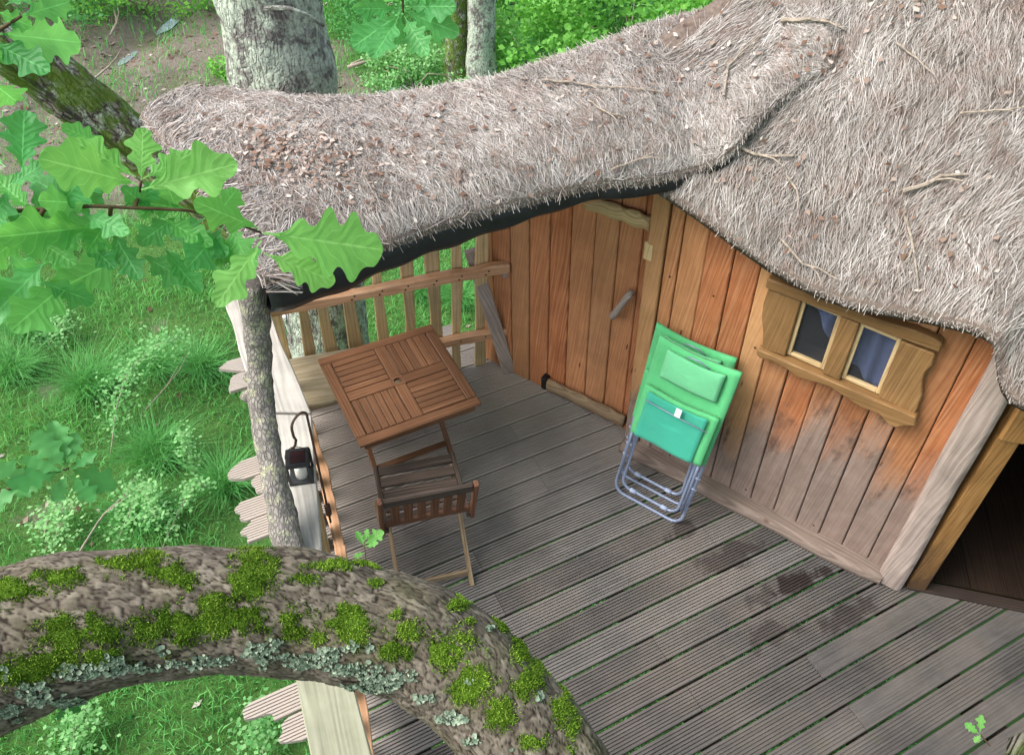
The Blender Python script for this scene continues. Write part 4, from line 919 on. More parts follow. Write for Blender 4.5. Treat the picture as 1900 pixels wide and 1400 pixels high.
def cross_bars():
    n = 20; rr = .023
    for name, x0, x1, y0, y1, al in (('cross_bar', -cw, cw, cw, H-fw_, 'y'), ('cross_bar', -cw, cw, -H+fw_, -cw, 'y'), ('cross_bar', -H+fw_, -cw, -cw, cw, 'x'), ('cross_bar', cw, H-fw_, -cw, cw, 'x')):
        tb(name, x0+.0008, x1-.0008, y0+.0008, y1-.0008, along=al)
    mb = MB(); V = []; F = []
    for z in (.72, .698):
        for i in range(n):
            a_ = 2*math.pi*(i+.5)/n; c_, s_ = math.cos(a_), math.sin(a_); k = cw/max(abs(c_), abs(s_))
            V.append(A(tc[0], tc[1], z)+e1*c_*rr+e2*s_*rr); V.append(A(tc[0], tc[1], z)+e1*c_*k+e2*s_*k)
    for i in range(n):
        j = (i+1) % n; F += [(2*i, 2*i+1, 2*j+1, 2*j), (2*n+2*i, 2*n+2*j, 2*n+2*j+1, 2*n+2*i+1), (2*i, 2*j, 2*n+2*j, 2*n+2*i), (2*i+1, 2*n+2*i+1, 2*n+2*j+1, 2*j+1)]
    mb.add(V, F); build('parasol_hub', mb, M['teak'], table, axes=(e1, e2, A(0, 0, 1)))
cross_bars()
for qx, qy, al in ((-1, 1, 'x'), (1, 1, 'y'), (1, -1, 'x'), (-1, -1, 'y')):
    lo, hi = cw+.003, H-fw_-.003; ns = 6; st = (hi-lo)/ns
    for i in range(ns):
        a0, a1 = lo+st*i+g/2, lo+st*(i+1)-g/2
        xs = sorted((qx*lo, qx*hi)); ys = sorted((qy*lo, qy*hi))
        if al == 'x': yy = sorted((qy*a0, qy*a1)); tb('slat', xs[0], xs[1], yy[0], yy[1], .7185, .018, None, 'x')
        else: xx = sorted((qx*a0, qx*a1)); tb('slat', xx[0], xx[1], ys[0], ys[1], .7185, .018, None, 'y')
for y in (H-.03, -H+.03): tb('apron', -H+.03, H-.03, y-.011, y+.011, .697, .045, None, 'x')
for x in (H-.05, -H+.05): tb('apron', x-.011, x+.011, -H+.04, H-.04, .697, .03, None, 'y')
for sx, off in ((-.24, 0), (.24, 0), (-.205, 1), (.205, 1)):
    y0_, y1_ = (-.30, .27) if not off else (.30, -.27)
    a_, b_ = A(tc[0], tc[1], 0)+e1*sx+e2*y0_, A(tc[0], tc[1], .66)+e1*sx+e2*y1_
    mb = MB(); t_ = unit(b_-a_); mb.box((a_+b_)/2, (b_-a_)/2, e1*.0125, np.cross(t_, e1)*.02); build('leg', mb, M['teakred'] if off else M['teak'], table, axes=(t_, e1, e2), bevel=.002)
tb('stretcher', -.225, .225, -.17, -.135, .2, .02, None, 'x'); tb('stretcher', -.19, .19, .14, .175, .2, .02, None, 'x')

# ------------------------------------------------------------------ small folding chair, its back to the camera
c_fl, c_fr = at(697, 866, .45), at(838, 840, .45); cx = unit(c_fr-c_fl); cy = A(-cx[1], cx[0], 0); cc = (c_fl+c_fr)/2*A(1, 1, 0)
chair = empty('folding_chair', cc-cy*.2, 'small slatted folding chair with darkly weathered slats and red backrest', 'chair')
def ch(name, x0, x1, y0, y1, z0, z1, mat, along='x', bev=.003):
    mb = MB(); mb.box(cc+cx*(x0+x1)/2+cy*(y0+y1)/2+A(0, 0, (z0+z1)/2), cx*(x1-x0)/2, cy*(y1-y0)/2, A(0, 0, (z1-z0)/2))
    return build(name, mb, mat, chair, axes={'x': (cx, cy, A(0, 0, 1)), 'y': (cy, cx, A(0, 0, 1))}[along], bevel=bev)
def bar(name, a, b, w1, w2, mat, ref=None, bev=.003, parent=None):       # bar between chair-local points
    pa = cc+cx*a[0]+cy*a[1]+A(0, 0, a[2]); pb = cc+cx*b[0]+cy*b[1]+A(0, 0, b[2]); t_ = unit(pb-pa); s1 = unit(np.cross(t_, ref if ref is not None else cx)); s2 = np.cross(t_, s1)
    mb = MB(); mb.box((pa+pb)/2, (pb-pa)/2, s2*w1/2, s1*w2/2); return build(name, mb, mat, parent or chair, axes=(t_, s1, s2), bevel=bev)
hw = .222
for s_ in (-1, 1): ch('side_rail', s_*hw-.012, s_*hw+.012, -.43, .0, .425, .458, M['teakdark'], 'y')
for i in range(5):
    ch('seat_slat', -hw+.013, hw-.013, -.066-.083*i, -.004-.083*i, .438, .454+.003*math.sin(i*2.2), M['teakdark'])
# backrest: two curved stiles that run down as front legs, two rails, six upright slats
def bpt(x, t): return (x, -.42-.075*t, .47+.33*t)            # t 0 at the seat, 1 at the top
for s_ in (-1, 1):
    bar('stile', (s_*(hw+.022), -.405, .40), (s_*(hw+.022), -.42-.075*1.05, .47+.33*1.08), .024, .036, M['teakred'])
bar('top_rail', bpt(-hw-.005, .97), bpt(hw+.005, .97), .055, .026, M['teakdark'], A(0, 0, 1))
bar('lower_rail', bpt(-hw-.005, .12), bpt(hw+.005, .12), .036, .02, M['teakred'], A(0, 0, 1))
for i in range(6):
    x = -.172+.069*i; bar('back_slat', bpt(x, .16), bpt(x, .92), .046, .011, M['teakred'])
for s_ in (-1, 1):
    bar('leg', (s_*(hw+.022), -.405, .42), (s_*(hw+.022), .06, .0), .024, .036, M['teakleg'])
    bar('leg', (s_*(hw-.02), -.06, .43), (s_*(hw-.02), -.61, .0), .024, .034, M['teakleg'])
bar('stretcher', (-hw+.03, -.55, .055), (hw-.03, -.55, .055), .045, .016, M['teakleg'], A(0, 0, 1))
bar('stretcher', (-hw, .06, .045), (hw, .06, .045), .04, .016, M['teakleg'], A(0, 0, 1))

# ------------------------------------------------------------------ two folded green camp chairs against the wall
def camp_chair(label, fc, lean_to):
    root = empty('folded_camp_chair', fc, label, 'camp chair', 'green camp chairs folded against the wall')
    ex = WD; up = (lean_to-fc)/1.09; nz = unit(np.cross(ex, up)); nz = nz if nz[1] < 0 else -nz       # nz out of the wall
    Q = lambda x, t, d=0.0: fc+ex*x+up*t+nz*d
    def utube(hw_, t0, t1, d0, d1, r_, name, mat, rc=.07):
        pts = [Q(-hw_, t1, d1), Q(-hw_, t0+rc+.25, d0+(d1-d0)*.3), Q(-hw_, t0+rc, d0)]
        for i in range(1, 7): a_ = math.pi/2*i/6; pts.append(Q(-hw_+rc*(1-math.cos(a_)), t0+rc*(1-math.sin(a_)), d0))
        for i in range(0, 7): a_ = math.pi/2*(1-i/6); pts.append(Q(hw_-rc*(1-math.cos(a_)), t0+rc*(1-math.sin(a_)), d0))
        pts += [Q(hw_, t0+rc+.25, d0+(d1-d0)*.3), Q(hw_, t1, d1)]
        mb = MB(); mb.tube(pts, r_, 10); return build(name, mb, mat, root, smooth=True)
    utube(.228, .0, 1.0, .02, .0, .0105, 'outer_frame', M['steel'])
    fr2 = utube(.188, .07, .78, .035, .03, .010, 'inner_frame', M['steel'], .06)
    for sx in (-.105, .105):
        mb = MB(); mb.tube([Q(sx-.02, .07, .035), Q(sx+.02, .07, .035)], .0145, 10); build('sleeve', mb, M['clip'], fr2, smooth=True)
    for sx in (-1, 1):
        for t in (.28, .36):
            mb = MB(); mb.tube([Q(sx*.20, t, .03), Q(sx*.243, t, .02)], .007, 8); build('rivet', mb, M['clip'], root, smooth=True)
    def cloth(name, x0, x1, t0, t1, d0, d1, mat, sag=.012, th=.006, edge=0.0, parent=None, nx_=14, nt_=18, wob=.003, seed=1, puff=0.0):
        V = []; F = []; r = np.random.default_rng(seed)
        for j in range(nt_+1):
            for i in range(nx_+1):
                a_, b_ = i/nx_, j/nt_; x = x0+(x1-x0)*a_; t = t0+(t1-t0)*b_+edge*(-math.sin(math.pi*a_))*(1 if b_ > .5 else .3)
                d = d0+(d1-d0)*b_-sag*math.sin(math.pi*a_)+puff*(math.sin(math.pi*a_)*math.sin(math.pi*b_))**.5+wob*math.sin(7*a_+5*b_+seed)
                V.append(Q(x, t, d))
        for j in range(nt_):
            for i in range(nx_): k = j*(nx_+1)+i; F.append((k, k+1, k+nx_+2, k+nx_+1))
        o = bulk(name, np.array(V), np.array(F), mat, parent or root, smooth=True)
        m_ = o.modifiers.new('s', 'SOLIDIFY'); m_.thickness = th; m_.offset = -1
        return o
    back = cloth('back_cloth', -.238, .238, .47, 1.09, .035, .045, M['green'], .014, .018, .03, seed=2)
    cloth('headrest', -.17, .17, .87, 1.045, .055, .06, M['pillow'], .0, .02, .012, back, puff=.016, seed=4)
    mb = MB(); mb.tube([Q(-.06, 1.045, .06), Q(-.03, 1.065, .075), Q(.03, 1.065, .075), Q(.08, 1.04, .062)], .004, 6); build('strap', mb, M['steel'], back, smooth=True)
    seat = cloth('seat_cloth', -.222, .222, .49, .80, .095, .075, M['green'], .006, .02, .016, seed=6)
    cloth('seat_underside', -.19, .17, .495, .785, .112, .092, M['teal'], .006, .006, .02, seat, seed=9, wob=.006)
    mb = MB(); mb.tube([Q(-.19, .735, .112), Q(.0, .725, .112), Q(.195, .72, .112)], .0035, 6); build('rod', mb, M['steel'], seat, smooth=True)
    mb = MB(); mb.box(Q(.01, .755, .117), ex*.017, up*.026, nz*.001); build('tag', mb, M['white'], seat)
    for sx in (-1, 1):
        mb = MB(); mb.tube([Q(sx*.212, .12, .05), Q(sx*.212, .40, .075), Q(sx*.212, .52, .085)], .009, 8); build('side_tube', mb, M['steel'], root, smooth=True)
    return root
fA = (at(1140, 905, .011)+at(1265, 968, .011))/2; tA = (onwall(1231, 620, .225)+onwall(1381, 682, .225))/2
camp_chair('front one of two folded green camp chairs leaning on the cabin wall', fA, tA)
fB = (at(1145, 850, .011)+at(1290, 930, .011))/2; tB = (onwall(1225, 592, .115)+onwall(1371, 660, .115))/2
camp_chair('rear one of two folded green camp chairs, nearest the cabin wall', fA*.35+fB*.65, tB)

# ------------------------------------------------------------------ lantern on its iron hook
hk = empty('iron_hook', at(604, 925, .62), 'rusty crook-shaped iron hook fixed inside the handrail', 'hook')
hb = at(604, 925, .62); hx, hy = hb[0], hb[1]
def zpix(x, y, py):           # height on the vertical line through (x, y) that falls on photo row py
    lo, hi = 0.0, 3.0
    for _ in range(50):
        z = (lo+hi)/2; q = CM @ (A(x, y, z)-CP); v = 700+F_PX*q[1]/q[2]
        if v > py: lo = z
        else: hi = z
    return z
zt = zpix(hx, hy, 757); dxh = unit(at(545, 800, 1.1)*A(1, 1, 0)-at(577, 770, 1.1)*A(1, 1, 0))
base = A(hx, hy, 0); R0 = .05
arc = [base+dxh*(R0-R0*math.cos(a_))+A(0, 0, zt-R0+R0*math.sin(a_)) for a_ in np.linspace(0, math.pi, 12)]
endp = arc[-1]
tail = [endp+A(0, 0, -.05)+dxh*.0, endp+A(0, 0, -.085)-dxh*.008, endp+A(0, 0, -.11)+dxh*.002, endp+A(0, 0, -.118)+dxh*.016, endp+A(0, 0, -.108)+dxh*.026]
mb = MB(); mb.tube([base+A(0, 0, .40), base+A(0, 0, .7)]+[base+A(0, 0, z) for z in np.linspace(.75, zt-R0-.01, 4)]+arc+tail, .0065, 8); build('rod', mb, M['iron'], hk, smooth=True)
mb = MB(); mb.box(base+A(.0, .0, .52), A(.004, .012, 0), A(.012, -.004, 0), A(0, 0, .05)); build('fixing_plate', mb, M['iron'], hk, bevel=.003)
hp = endp+A(0, 0, -.118)+dxh*.008
lant = empty('candle_lantern', hp, 'small black square lantern with a white candle, hung on the hook', 'lantern')
lx = unit(A(1, .25, 0)); ly = A(-lx[1], lx[0], 0); lh = .145; lw = .056; ltop = hp+A(0, 0, -.075)
def lb(name, x0, x1, y0, y1, z0, z1, mat, bev=.002, parent=None):
    mb = MB(); mb.box(ltop+lx*(x0+x1)/2+ly*(y0+y1)/2+A(0, 0, (z0+z1)/2), lx*(x1-x0)/2, ly*(y1-y0)/2, A(0, 0, (z1-z0)/2)); return build(name, mb, mat, parent or lant, axes=(lx, ly, A(0, 0, 1)), bevel=bev)
roof_ = lb('lid', -lw, lw, -lw, lw, -.022, 0, M['lantern'], .005); lb('solar_cell', -lw*.62, lw*.62, -lw*.62, lw*.62, .0, .002, M['solar'], 0, roof_)
lb('base', -lw, lw, -lw, lw, -lh-.016, -lh, M['lantern'], .003)
for i in (-1, 1):
    for j in (-1, 1): lb('corner_bar', i*lw*.92-.006, i*lw*.92+.006, j*lw*.92-.006, j*lw*.92+.006, -lh, -.022, M['lantern'], .001)
for i in (-1, 1):
    lb('glass', i*lw*.9-.001, i*lw*.9+.001, -lw*.8, lw*.8, -lh, -.022, M['lglass'], 0); lb('glass', -lw*.8, lw*.8, i*lw*.9-.001, i*lw*.9+.001, -lh, -.022, M['lglass'], 0)
mb = MB(); c0 = ltop; mb.tube([c0+A(0, 0, -lh), c0+A(0, 0, -lh+.06), c0+A(0, 0, -lh+.072), c0+A(0, 0, -lh+.075)], [.028, .028, .026, .015], 16); build('candle', mb, M['candle'], lant, smooth=True)
mb = MB(); mb.tube([ltop+lx*(lw*math.cos(a_))+A(0, 0, -.01+.085*math.sin(a_)) for a_ in np.linspace(0, math.pi, 14)], .0022, 6); build('handle', mb, M['lantern'], lant, smooth=True)
# ------------------------------------------------------------------ big mossy limb in front
BR = [(-140, 1270, 1.62, .130), (0, 1198, 1.60, .127), (100, 1172, 1.58, .121), (200, 1152, 1.56, .116), (300, 1138, 1.55, .111), (400, 1129, 1.54, .110), (500, 1130, 1.53, .107), (600, 1141, 1.53, .106), (690, 1157, 1.53, .107), (780, 1185, 1.54, .108), (860, 1235, 1.55, .108), (925, 1300, 1.56, .106), (980, 1368, 1.57, .106), (1025, 1440, 1.58, .108), (1065, 1520, 1.6, .112), (1110, 1640, 1.64, .12)]
limb = empty('mossy_limb', far(500, 1130, 1.55), 'thick arching oak limb with moss and lichen in the foreground', 'tree limb')
def worley(u, v, seed):
    iu, iv = np.floor(u).astype(np.int64), np.floor(v).astype(np.int64); F1 = np.full(u.shape, 9.0); F2 = F1.copy(); ID = np.zeros(u.shape)
    def hs_(a, b, k):
        h = (a*374761393+b*668265263+k*974711+seed*7919) & 0xffffffff; h = ((h ^ (h >> 13))*1274126177) & 0xffffffff; return ((h ^ (h >> 16)) & 0xffff)/65535.0
    for du in (-1, 0, 1):
        for dv in (-1, 0, 1):
            a, b = iu+du, iv+dv; d = np.hypot(a+hs_(a, b, 1)-u, b+hs_(a, b, 2)-v); nw = d < F1
            F2 = np.where(nw, F1, np.minimum(F2, d)); ID = np.where(nw, hs_(a, b, 3), ID); F1 = np.where(nw, d, F1)
    return F1, F2, ID
def plate_bark():
    m = NT('plated_bark'); pos = m.n('TexCoord').outputs['Object']; ck = m.n('Attribute', attribute_name='crack').outputs['Fac']; pl = m.n('Attribute', attribute_name='plate').outputs['Fac']
    n2 = m.noise(pos, 90, 6, .7); n3 = m.noise(pos, 7, 5, .6)
    c = m.ramp(m.math('ADD', m.math('MULTIPLY', pl, .55), m.math('MULTIPLY', n2, .45)), [(.2, lin('4c443c')), (.5, lin('71685e')), (.8, lin('948a7e'))])
    c = m.mix(m.ramp(n3, [(.5, g1(0)), (.7, g1(.4))]), c, lin('6c6a48'))
    c = m.mix(m.math('MULTIPLY', ck, .95), c, lin('2c2420'))
    m.bump(n2, .5, .003); return m.out(c, .92, .1)
_o, LC, LR, LV, LN = bark_tube('bark', [far(x, y, d) for x, y, d, r in BR], [r for *_, r in BR], plate_bark(), limb, 230, .0042, .10, 10, 8, .0)
def bark_relief():
    n, m = LV.shape[:2]; al = np.r_[0, np.cumsum(np.linalg.norm(np.diff(LC, axis=0), axis=1))][:, None]*np.ones(m)[None]; ar = (np.arange(m)*2*np.pi/m)[None]*LR[:, None]
    wq = fbm(LV, 28, 3, 77)*.010; wq2 = fbm(LV, 34, 3, 78)*.010; ucell = (ar+wq)/.012; vcell = (al+wq2)/.021
    F1, F2, ID = worley(ucell, vcell, 3); f1, f2, id2 = worley(ucell*2.1+9, vcell*1.7+4, 5)
    e = np.clip((F2-F1)/.16, 0, 1); e2 = np.clip((f2-f1)/.2, 0, 1)
    dis = (.0026*(e-1)+.0016*(ID-.5)*e+.0012*(e2-1)+.0009*fbm(LV, 160, 2, 4))*np.clip(1+.5*vnoise(LV, 9, 31), .3, 1.5)
    V2 = LV+LN*dis[..., None]; o = _o.data; org = ORG[limb.name]
    co = np.zeros(len(o.vertices)*3, np.float32); o.vertices.foreach_get('co', co); co = co.reshape(-1, 3); co[:n*m] = (V2-org).reshape(-1, 3); o.vertices.foreach_set('co', co.ravel())
    for nm, a in (('crack', np.clip((1-e)*1.1+(1-e2)*.35, 0, 1)), ('plate', ID*.6+id2*.4)): o.attributes.new(nm, 'FLOAT', 'POINT').data.foreach_set('value', np.r_[a.ravel(), 0, 0].astype(np.float32))
    o.update()
bark_relief()
def pix(P):
    q = (np.asarray(P)-CP) @ CM.T; return 950+F_PX*q[..., 0]/q[..., 2], 700+F_PX*q[..., 1]/q[..., 2]
# moss cushions: centres given along the limb (photo column) and round it; stored as surface points
MOSS = [(20, 1092, 75, 22), (130, 1070, 70, 18), (215, 1045, 50, 14), (270, 1040, 60, 16), (305, 1060, 45, 22), (345, 1075, 25, 16), (465, 1065, 42, 40), (475, 1095, 26, 26), (560, 1071, 30, 9), (620, 1048, 60, 8), (120, 1178, 60, 45), (185, 1172, 55, 40), (270, 1165, 60, 42), (340, 1165, 45, 36), (400, 1150, 50, 40), (470, 1150, 55, 34), (540, 1158, 45, 38), (390, 1118, 28, 22), (650, 1160, 48, 36), (640, 1135, 22, 20), (760, 1162, 45, 26), (735, 1140, 18, 16), (730, 1205, 30, 18), (850, 1122, 20, 14), (845, 1200, 40, 50), (870, 1265, 40, 40), (960, 1205, 18, 30), (985, 1260, 30, 36), (1040, 1310, 20, 50), (1060, 1360, 18, 40), (930, 1320, 26, 26), (60, 1235, 60, 30), (10, 1240, 40, 24), (190, 1215, 60, 20), (590, 1180, 30, 16), (990, 1370, 30, 20), (870, 1150, 14, 8), (700, 1080, 14, 7), (470, 1035, 40, 10), (930, 1160, 16, 18)]
def limb_field(seeds, dens, seed):
    px, py = pix(LV); tocam = (np.sum(LN*(CP-LV), -1) > -.02)
    f = np.full(px.shape, -9.0); nz_ = fbm(LV, 22, 3, seed)*.42+fbm(LV, 70, 2, seed+3)*.42
    for x, y, a, b in seeds: f = np.maximum(f, np.where(tocam, 1-np.sqrt(((px-x)/a)**2+((py-y)/b)**2), -9))
    return f+nz_
mf = limb_field(MOSS, 1, 91)
def scatter_on(fieldv, thr, per, seed):
    r = np.random.default_rng(seed); n, m = fieldv.shape; idx = np.argwhere(fieldv[:-1] > thr); idx = np.repeat(idx, per, 0)
    i, j = idx[:, 0], idx[:, 1]; a = r.uniform(0, 1, len(i))[:, None]; b = r.uniform(0, 1, len(i))[:, None]; j2 = (j+1) % m
    P = (LV[i, j]*(1-a)+LV[i+1, j]*a)*(1-b)+(LV[i, j2]*(1-a)+LV[i+1, j2]*a)*b; return P, LN[i, j], fieldv[i, j], r
P, N, f_, r = scatter_on(mf, -.3, 6, 5); pk = r.uniform(0, 1, len(P)) < np.clip((f_+.30)*1.5, .015, 1)**1.7; P, N, f_ = P[pk], N[pk], f_[pk]; n = len(P)
D = N+r.normal(0, .55, (n, 3)); D /= np.linalg.norm(D, axis=1)[:, None]
hN = np.cross(D, r.normal(0, 1, (n, 3))); hN /= np.linalg.norm(hN, axis=1)[:, None]
lift = np.clip(f_, 0, .5)*.007*(1+.5*vnoise(P, 60, 2))
V, F, R_ = ribbons(P+N*(lift*r.uniform(0, 1, n))[:, None]-N*.002, D, hN, r.uniform(.003, .007, n), r.uniform(.0009, .0018, n), np.clip(.45+.3*vnoise(P, 30, 6)+r.normal(0, .2, n)+f_*.2, 0, 1), 0, 6)
bulk('moss', V, F, M['moss'], limb, attrs={'rnd': R_}, kind='stuff')
# moss cushion body
thk = np.clip((mf-.2)*3, 0, 1)*.003-.0015; keep = mf > .22
Vm = (LV+LN*thk[..., None]).reshape(-1, 3); n_, m_ = mf.shape; Fm = []
for i in range(n_-1):
    for j in range(m_):
        if keep[i, j] and keep[i+1, j] and keep[i, (j+1) % m_] and keep[i+1, (j+1) % m_]: Fm.append((i*m_+j, i*m_+(j+1) % m_, (i+1)*m_+(j+1) % m_, (i+1)*m_+j))
bulk('moss_cushion', Vm, np.array(Fm), M['moss'], limb, attrs={'rnd': np.full(len(Vm), .25)}, smooth=True, kind='stuff')
LICH = [(150, 1245, 70, 14), (260, 1235, 60, 12), (200, 1235, 40, 20), (60, 1285, 50, 22), (20, 1310, 40, 20), (480, 1205, 40, 28), (500, 1190, 22, 22), (560, 1220, 60, 16), (600, 1215, 40, 22), (660, 1235, 50, 18), (700, 1250, 45, 16), (400, 1220, 40, 12), (330, 1228, 50, 10), (740, 1250, 30, 16), (690, 1270, 50, 10), (780, 1290, 40, 12), (830, 1325, 35, 12), (870, 1370, 24, 16), (300, 1205, 14, 9), (655, 1195, 10, 8), (685, 1198, 7, 8), (960, 1235, 8, 16), (1000, 1290, 8, 10), (870, 1260, 8, 6), (950, 1385, 14, 8), (905, 1165, 8, 10), (130, 1300, 40, 14), (8, 1245, 12, 16)]
lf = limb_field(LICH, 1, 191)
P, N, f_, r = scatter_on(lf, .12, 1, 15); pk = r.uniform(0, 1, len(P)) < np.clip((f_-.1)*2.2, 0, .55); P, N, f_ = P[pk], N[pk], f_[pk]; n = len(P)
def flakes(P, N, r, s0, s1, lift):
    n = len(P); k = 6; T = np.cross(N, r.normal(0, 1, (n, 3))); T /= np.linalg.norm(T, axis=1)[:, None]; B = np.cross(N, T); s_ = r.uniform(s0, s1, n)
    V = [P+N*(lift*r.uniform(.3, 1, n))[:, None]]
    for q in range(k):
        a = 2*np.pi*q/k; rad = (s_*r.uniform(.55, 1.2, n))[:, None]; V.append(P+(T*np.cos(a)+B*np.sin(a))*rad+N*(lift*r.uniform(.5, 2.2, n))[:, None])
    V = np.stack(V, 1).reshape(-1, 3); b = np.arange(n)*(k+1); F = np.concatenate([np.stack([b, b+1+q, b+1+(q+1) % k], 1) for q in range(k)])
    return V, F, np.repeat(np.clip(r.normal(.5, .22, n), 0, 1), k+1)
V, F, R_ = flakes(P, N, r, .002, .006, .003); bulk('lichen', V, F, M['lichen'], limb, attrs={'rnd': R_}, kind='stuff')
# oak of this limb, unseen; crown added overhead to shade the near deck
oak_root = A(1.35, -.55, GZ)
oak = empty('oak_tree', oak_root, 'unseen oak of the limb, its crown added to shade the near deck', 'tree')
# stub of another mossy branch at the lower right corner
stub = empty('mossy_stub', far(1885, 1395, 1.5), 'end of a mossy branch poking in at the lower right corner', 'branch')
bark_tube('bark', [far(1868, 1385, 1.5), far(1900, 1395, 1.5), far(1960, 1420, 1.5), far(2060, 1470, 1.52)], [.012, .03, .045, .05], M['mossbark'], stub, 24, .012, .15, 12, 2)

# ------------------------------------------------------------------ oak leaves
def oak_outline(seed, lobes=4):
    r = random.Random(seed); pts = []; n = 44; ph = r.uniform(-.12, .12); dp = r.uniform(.26, .36); w0 = r.uniform(.185, .235)
    for i in range(n+1):
        t = i/n; env = w0*(math.sin(math.pi*t**1.45))**.62 if 0 < t < 1 else 0
        s_ = math.sin(2*math.pi*(lobes*t+.3+ph)); s_ = math.copysign(abs(s_)**.8, s_)
        w_ = env*(1+dp*s_*(.5+.5*min(1, 2.2*(1-t))))
        pts.append((t, max(.006, w_)))
    return pts
LEAFMESH = []
for sd in range(6):
    o1, o2 = oak_outline(sd, 3 if sd % 2 else 4), oak_outline(sd+50, 3 if sd % 2 else 4); LEAFMESH.append((o1, o2))
def leaf_geo(base, tip, nrm, kind, wscale=1.0, curl=.12, stalk=.1, seed=0):
    r = random.Random(seed); ax = tip-base; L = np.linalg.norm(ax); ax = ax/L; sd = unit(np.cross(nrm, ax)); nn_ = np.cross(ax, sd); o1, o2 = LEAFMESH[kind % 6]; V = []; F = []; ROW = 5
    cu, cw_, ph = curl*r.uniform(-.6, 1.2), r.uniform(-.15, .35), r.uniform(0, 6)
    for (t, w1), (_, w2) in zip(o1, o2):
        tt = stalk+(1-stalk)*t; c = base+ax*L*tt-nn_*L*cu*tt*tt*.6
        for q in (-1, -.5, 0, .5, 1):
            w_ = (w1 if q > 0 else w2)*abs(q)*wscale*L*(1 if q > 0 else -1); dz = abs(w_)*cw_*(1 if abs(q) < 1 else .9)+.02*L*math.sin(9*t+ph)*abs(q)**2+(-.012*L if q == 0 else 0)+.004*L*math.sin(t*30)*abs(q)
            V.append(c+sd*w_+nn_*dz)
    n = len(o1)
    for i in range(n-1):
        for j in range(4): a = i*5+j; F.append((a, a+1, a+6, a+5))
    k = len(V); w_ = L*.009; V += [base-sd*w_, base+sd*w_, base+ax*L*(stalk+.05)+sd*w_, base+ax*L*(stalk+.05)-sd*w_]; F.append((k, k+1, k+2, k+3))
    return np.array(V), np.array(F), np.r_[np.tile([-1, -.5, 0, .5, 1], n), 0, 0, 0, 0], np.r_[np.repeat([q[0] for q in o1], 5), 0, 0, 0, 0]
def leaf(name, base, tip, nrm, mat, parent, seed, ws=1.0, curl=.12):
    V, F, lq, lt = leaf_geo(base, tip, nrm, seed, ws, curl, .08, seed); return bulk(name, V, F, mat, parent, smooth=True, attrs={'lq': lq, 'lt': lt, 'rnd': np.full(len(V), random.Random(seed).random())})
def spray(name, label, twigs, leaves, dist, mat_of, cat='leafy branch', rad=.0028, tilt=.6, dj=.06, hang=None):
    root = empty(name, far(*twigs[0][0], dist), label, cat)
    for tw in twigs:
        P = [far(x, y, dist+.02*math.sin(i*1.3)+.05) for i, (x, y) in enumerate(tw)]; mb = MB(); mb.tube(resample(P, len(P)*4), list(np.linspace(rad, rad*.5, len(P)*4)), 7); build('twig', mb, M['greenstem'], root, smooth=True)
    if hang is not None:
        p0_ = far(*twigs[0][0], dist+.05); mb = MB(); mb.tube(resample([p0_]+[p0_+h for h in hang[:-1]]+[hang[-1]], 14), list(np.linspace(rad, rad*4, 14)), 7); build('twig', mb, M['greenstem'], root, smooth=True)
    r = random.Random(len(leaves))
    for i, (bx, by, tx, ty, dk) in enumerate(leaves):
        d0 = dist+(.07 if dk else 0)+r.uniform(-.015, .015); d1 = d0+r.uniform(-dj, dj); b_, t_ = far(bx, by, d0), far(tx, ty, d1)
        nr = unit(-ray(bx, by)+A(r.uniform(-tilt, tilt), r.uniform(-tilt, tilt)*.7, r.uniform(0, tilt)))
        leaf('leaf', b_, t_, nr, mat_of(dk), root, i+len(leaves)*7, r.uniform(.9, 1.25))
    return root
LV1 = [(170, 382, 110, 300, 2), (60, 390, -10, 330, 2), (210, 392, 160, 470, 2), (100, 395, 175, 300, 1), (330, 395, 300, 320, 2), (0, 395, -50, 330, 1), (50, 430, -40, 500, 2), (380, 405, 320, 440, 1), (150, 440, 215, 500, 1), (10, 460, 80, 530, 1), (300, 405, 395, 455, 2), (225, 385, 300, 345, 1), (150, 385, 60, 330, 1), (420, 415, 470, 500, 2), (0, 500, -40, 560, 1), (60, 440, 140, 490, 2), (262, 335, 265, 236, 0), (255, 342, 80, 292, 0), (252, 328, 135, 258, 0), (264, 332, 362, 278, 0), (262, 352, 440, 303, 0), (488, 432, 714, 462, 0), (485, 446, 400, 568, 0), (490, 470, 626, 520, 0), (482, 425, 360, 372, 0),
       (480, 440, 368, 492, 2), (415, 420, 345, 500, 1), (200, 275, 115, 232, 2), (350, 388, 235, 372, 2), (175, 378, 70, 372, 1), (330, 400, 255, 452, 1), (205, 400, 95, 440, 1), (240, 470, 92, 545, 2), (205, 425, 262, 520, 1), (180, 420, -10, 440, 2), (60, 460, 45, 560, 1), (45, 470, 115, 470, 1), (90, 480, -30, 600, 1), (130, 520, 20, 610, 2), (300, 455, 372, 545, 1), (260, 470, 352, 525, 1), (40, 320, 45, 205, 1), (10, 310, -60, 250, 1), (15, 345, 85, 300, 1), (20, 350, -40, 440, 1), (395, 410, 440, 350, 2), (150, 395, 235, 430, 1), (100, 400, 20, 410, 1), (110, 410, 190, 340, 1), (290, 400, 225, 345, 1), (30, 420, 110, 370, 1), (330, 430, 425, 470, 1), (70, 520, 175, 560, 1)]
spray('oak_spray', 'leafy oak twig hanging at left, brightest leaves reaching over the porch', [[(-60, 395), (60, 390), (170, 382), (260, 386), (350, 390), (420, 408), (485, 432)], [(250, 386), (258, 360), (262, 335)], [(80, 390), (60, 430), (48, 470)], [(205, 384), (204, 420)]], LV1, .98, lambda k: (M['leafdark'] if k == 1 else M['leafmid']) if k else M['leaf'], tilt=.5, hang=[A(-.18, -.1, .12), A(-.3, -.5, .6), A(-.5, -1.42, 5.85)])
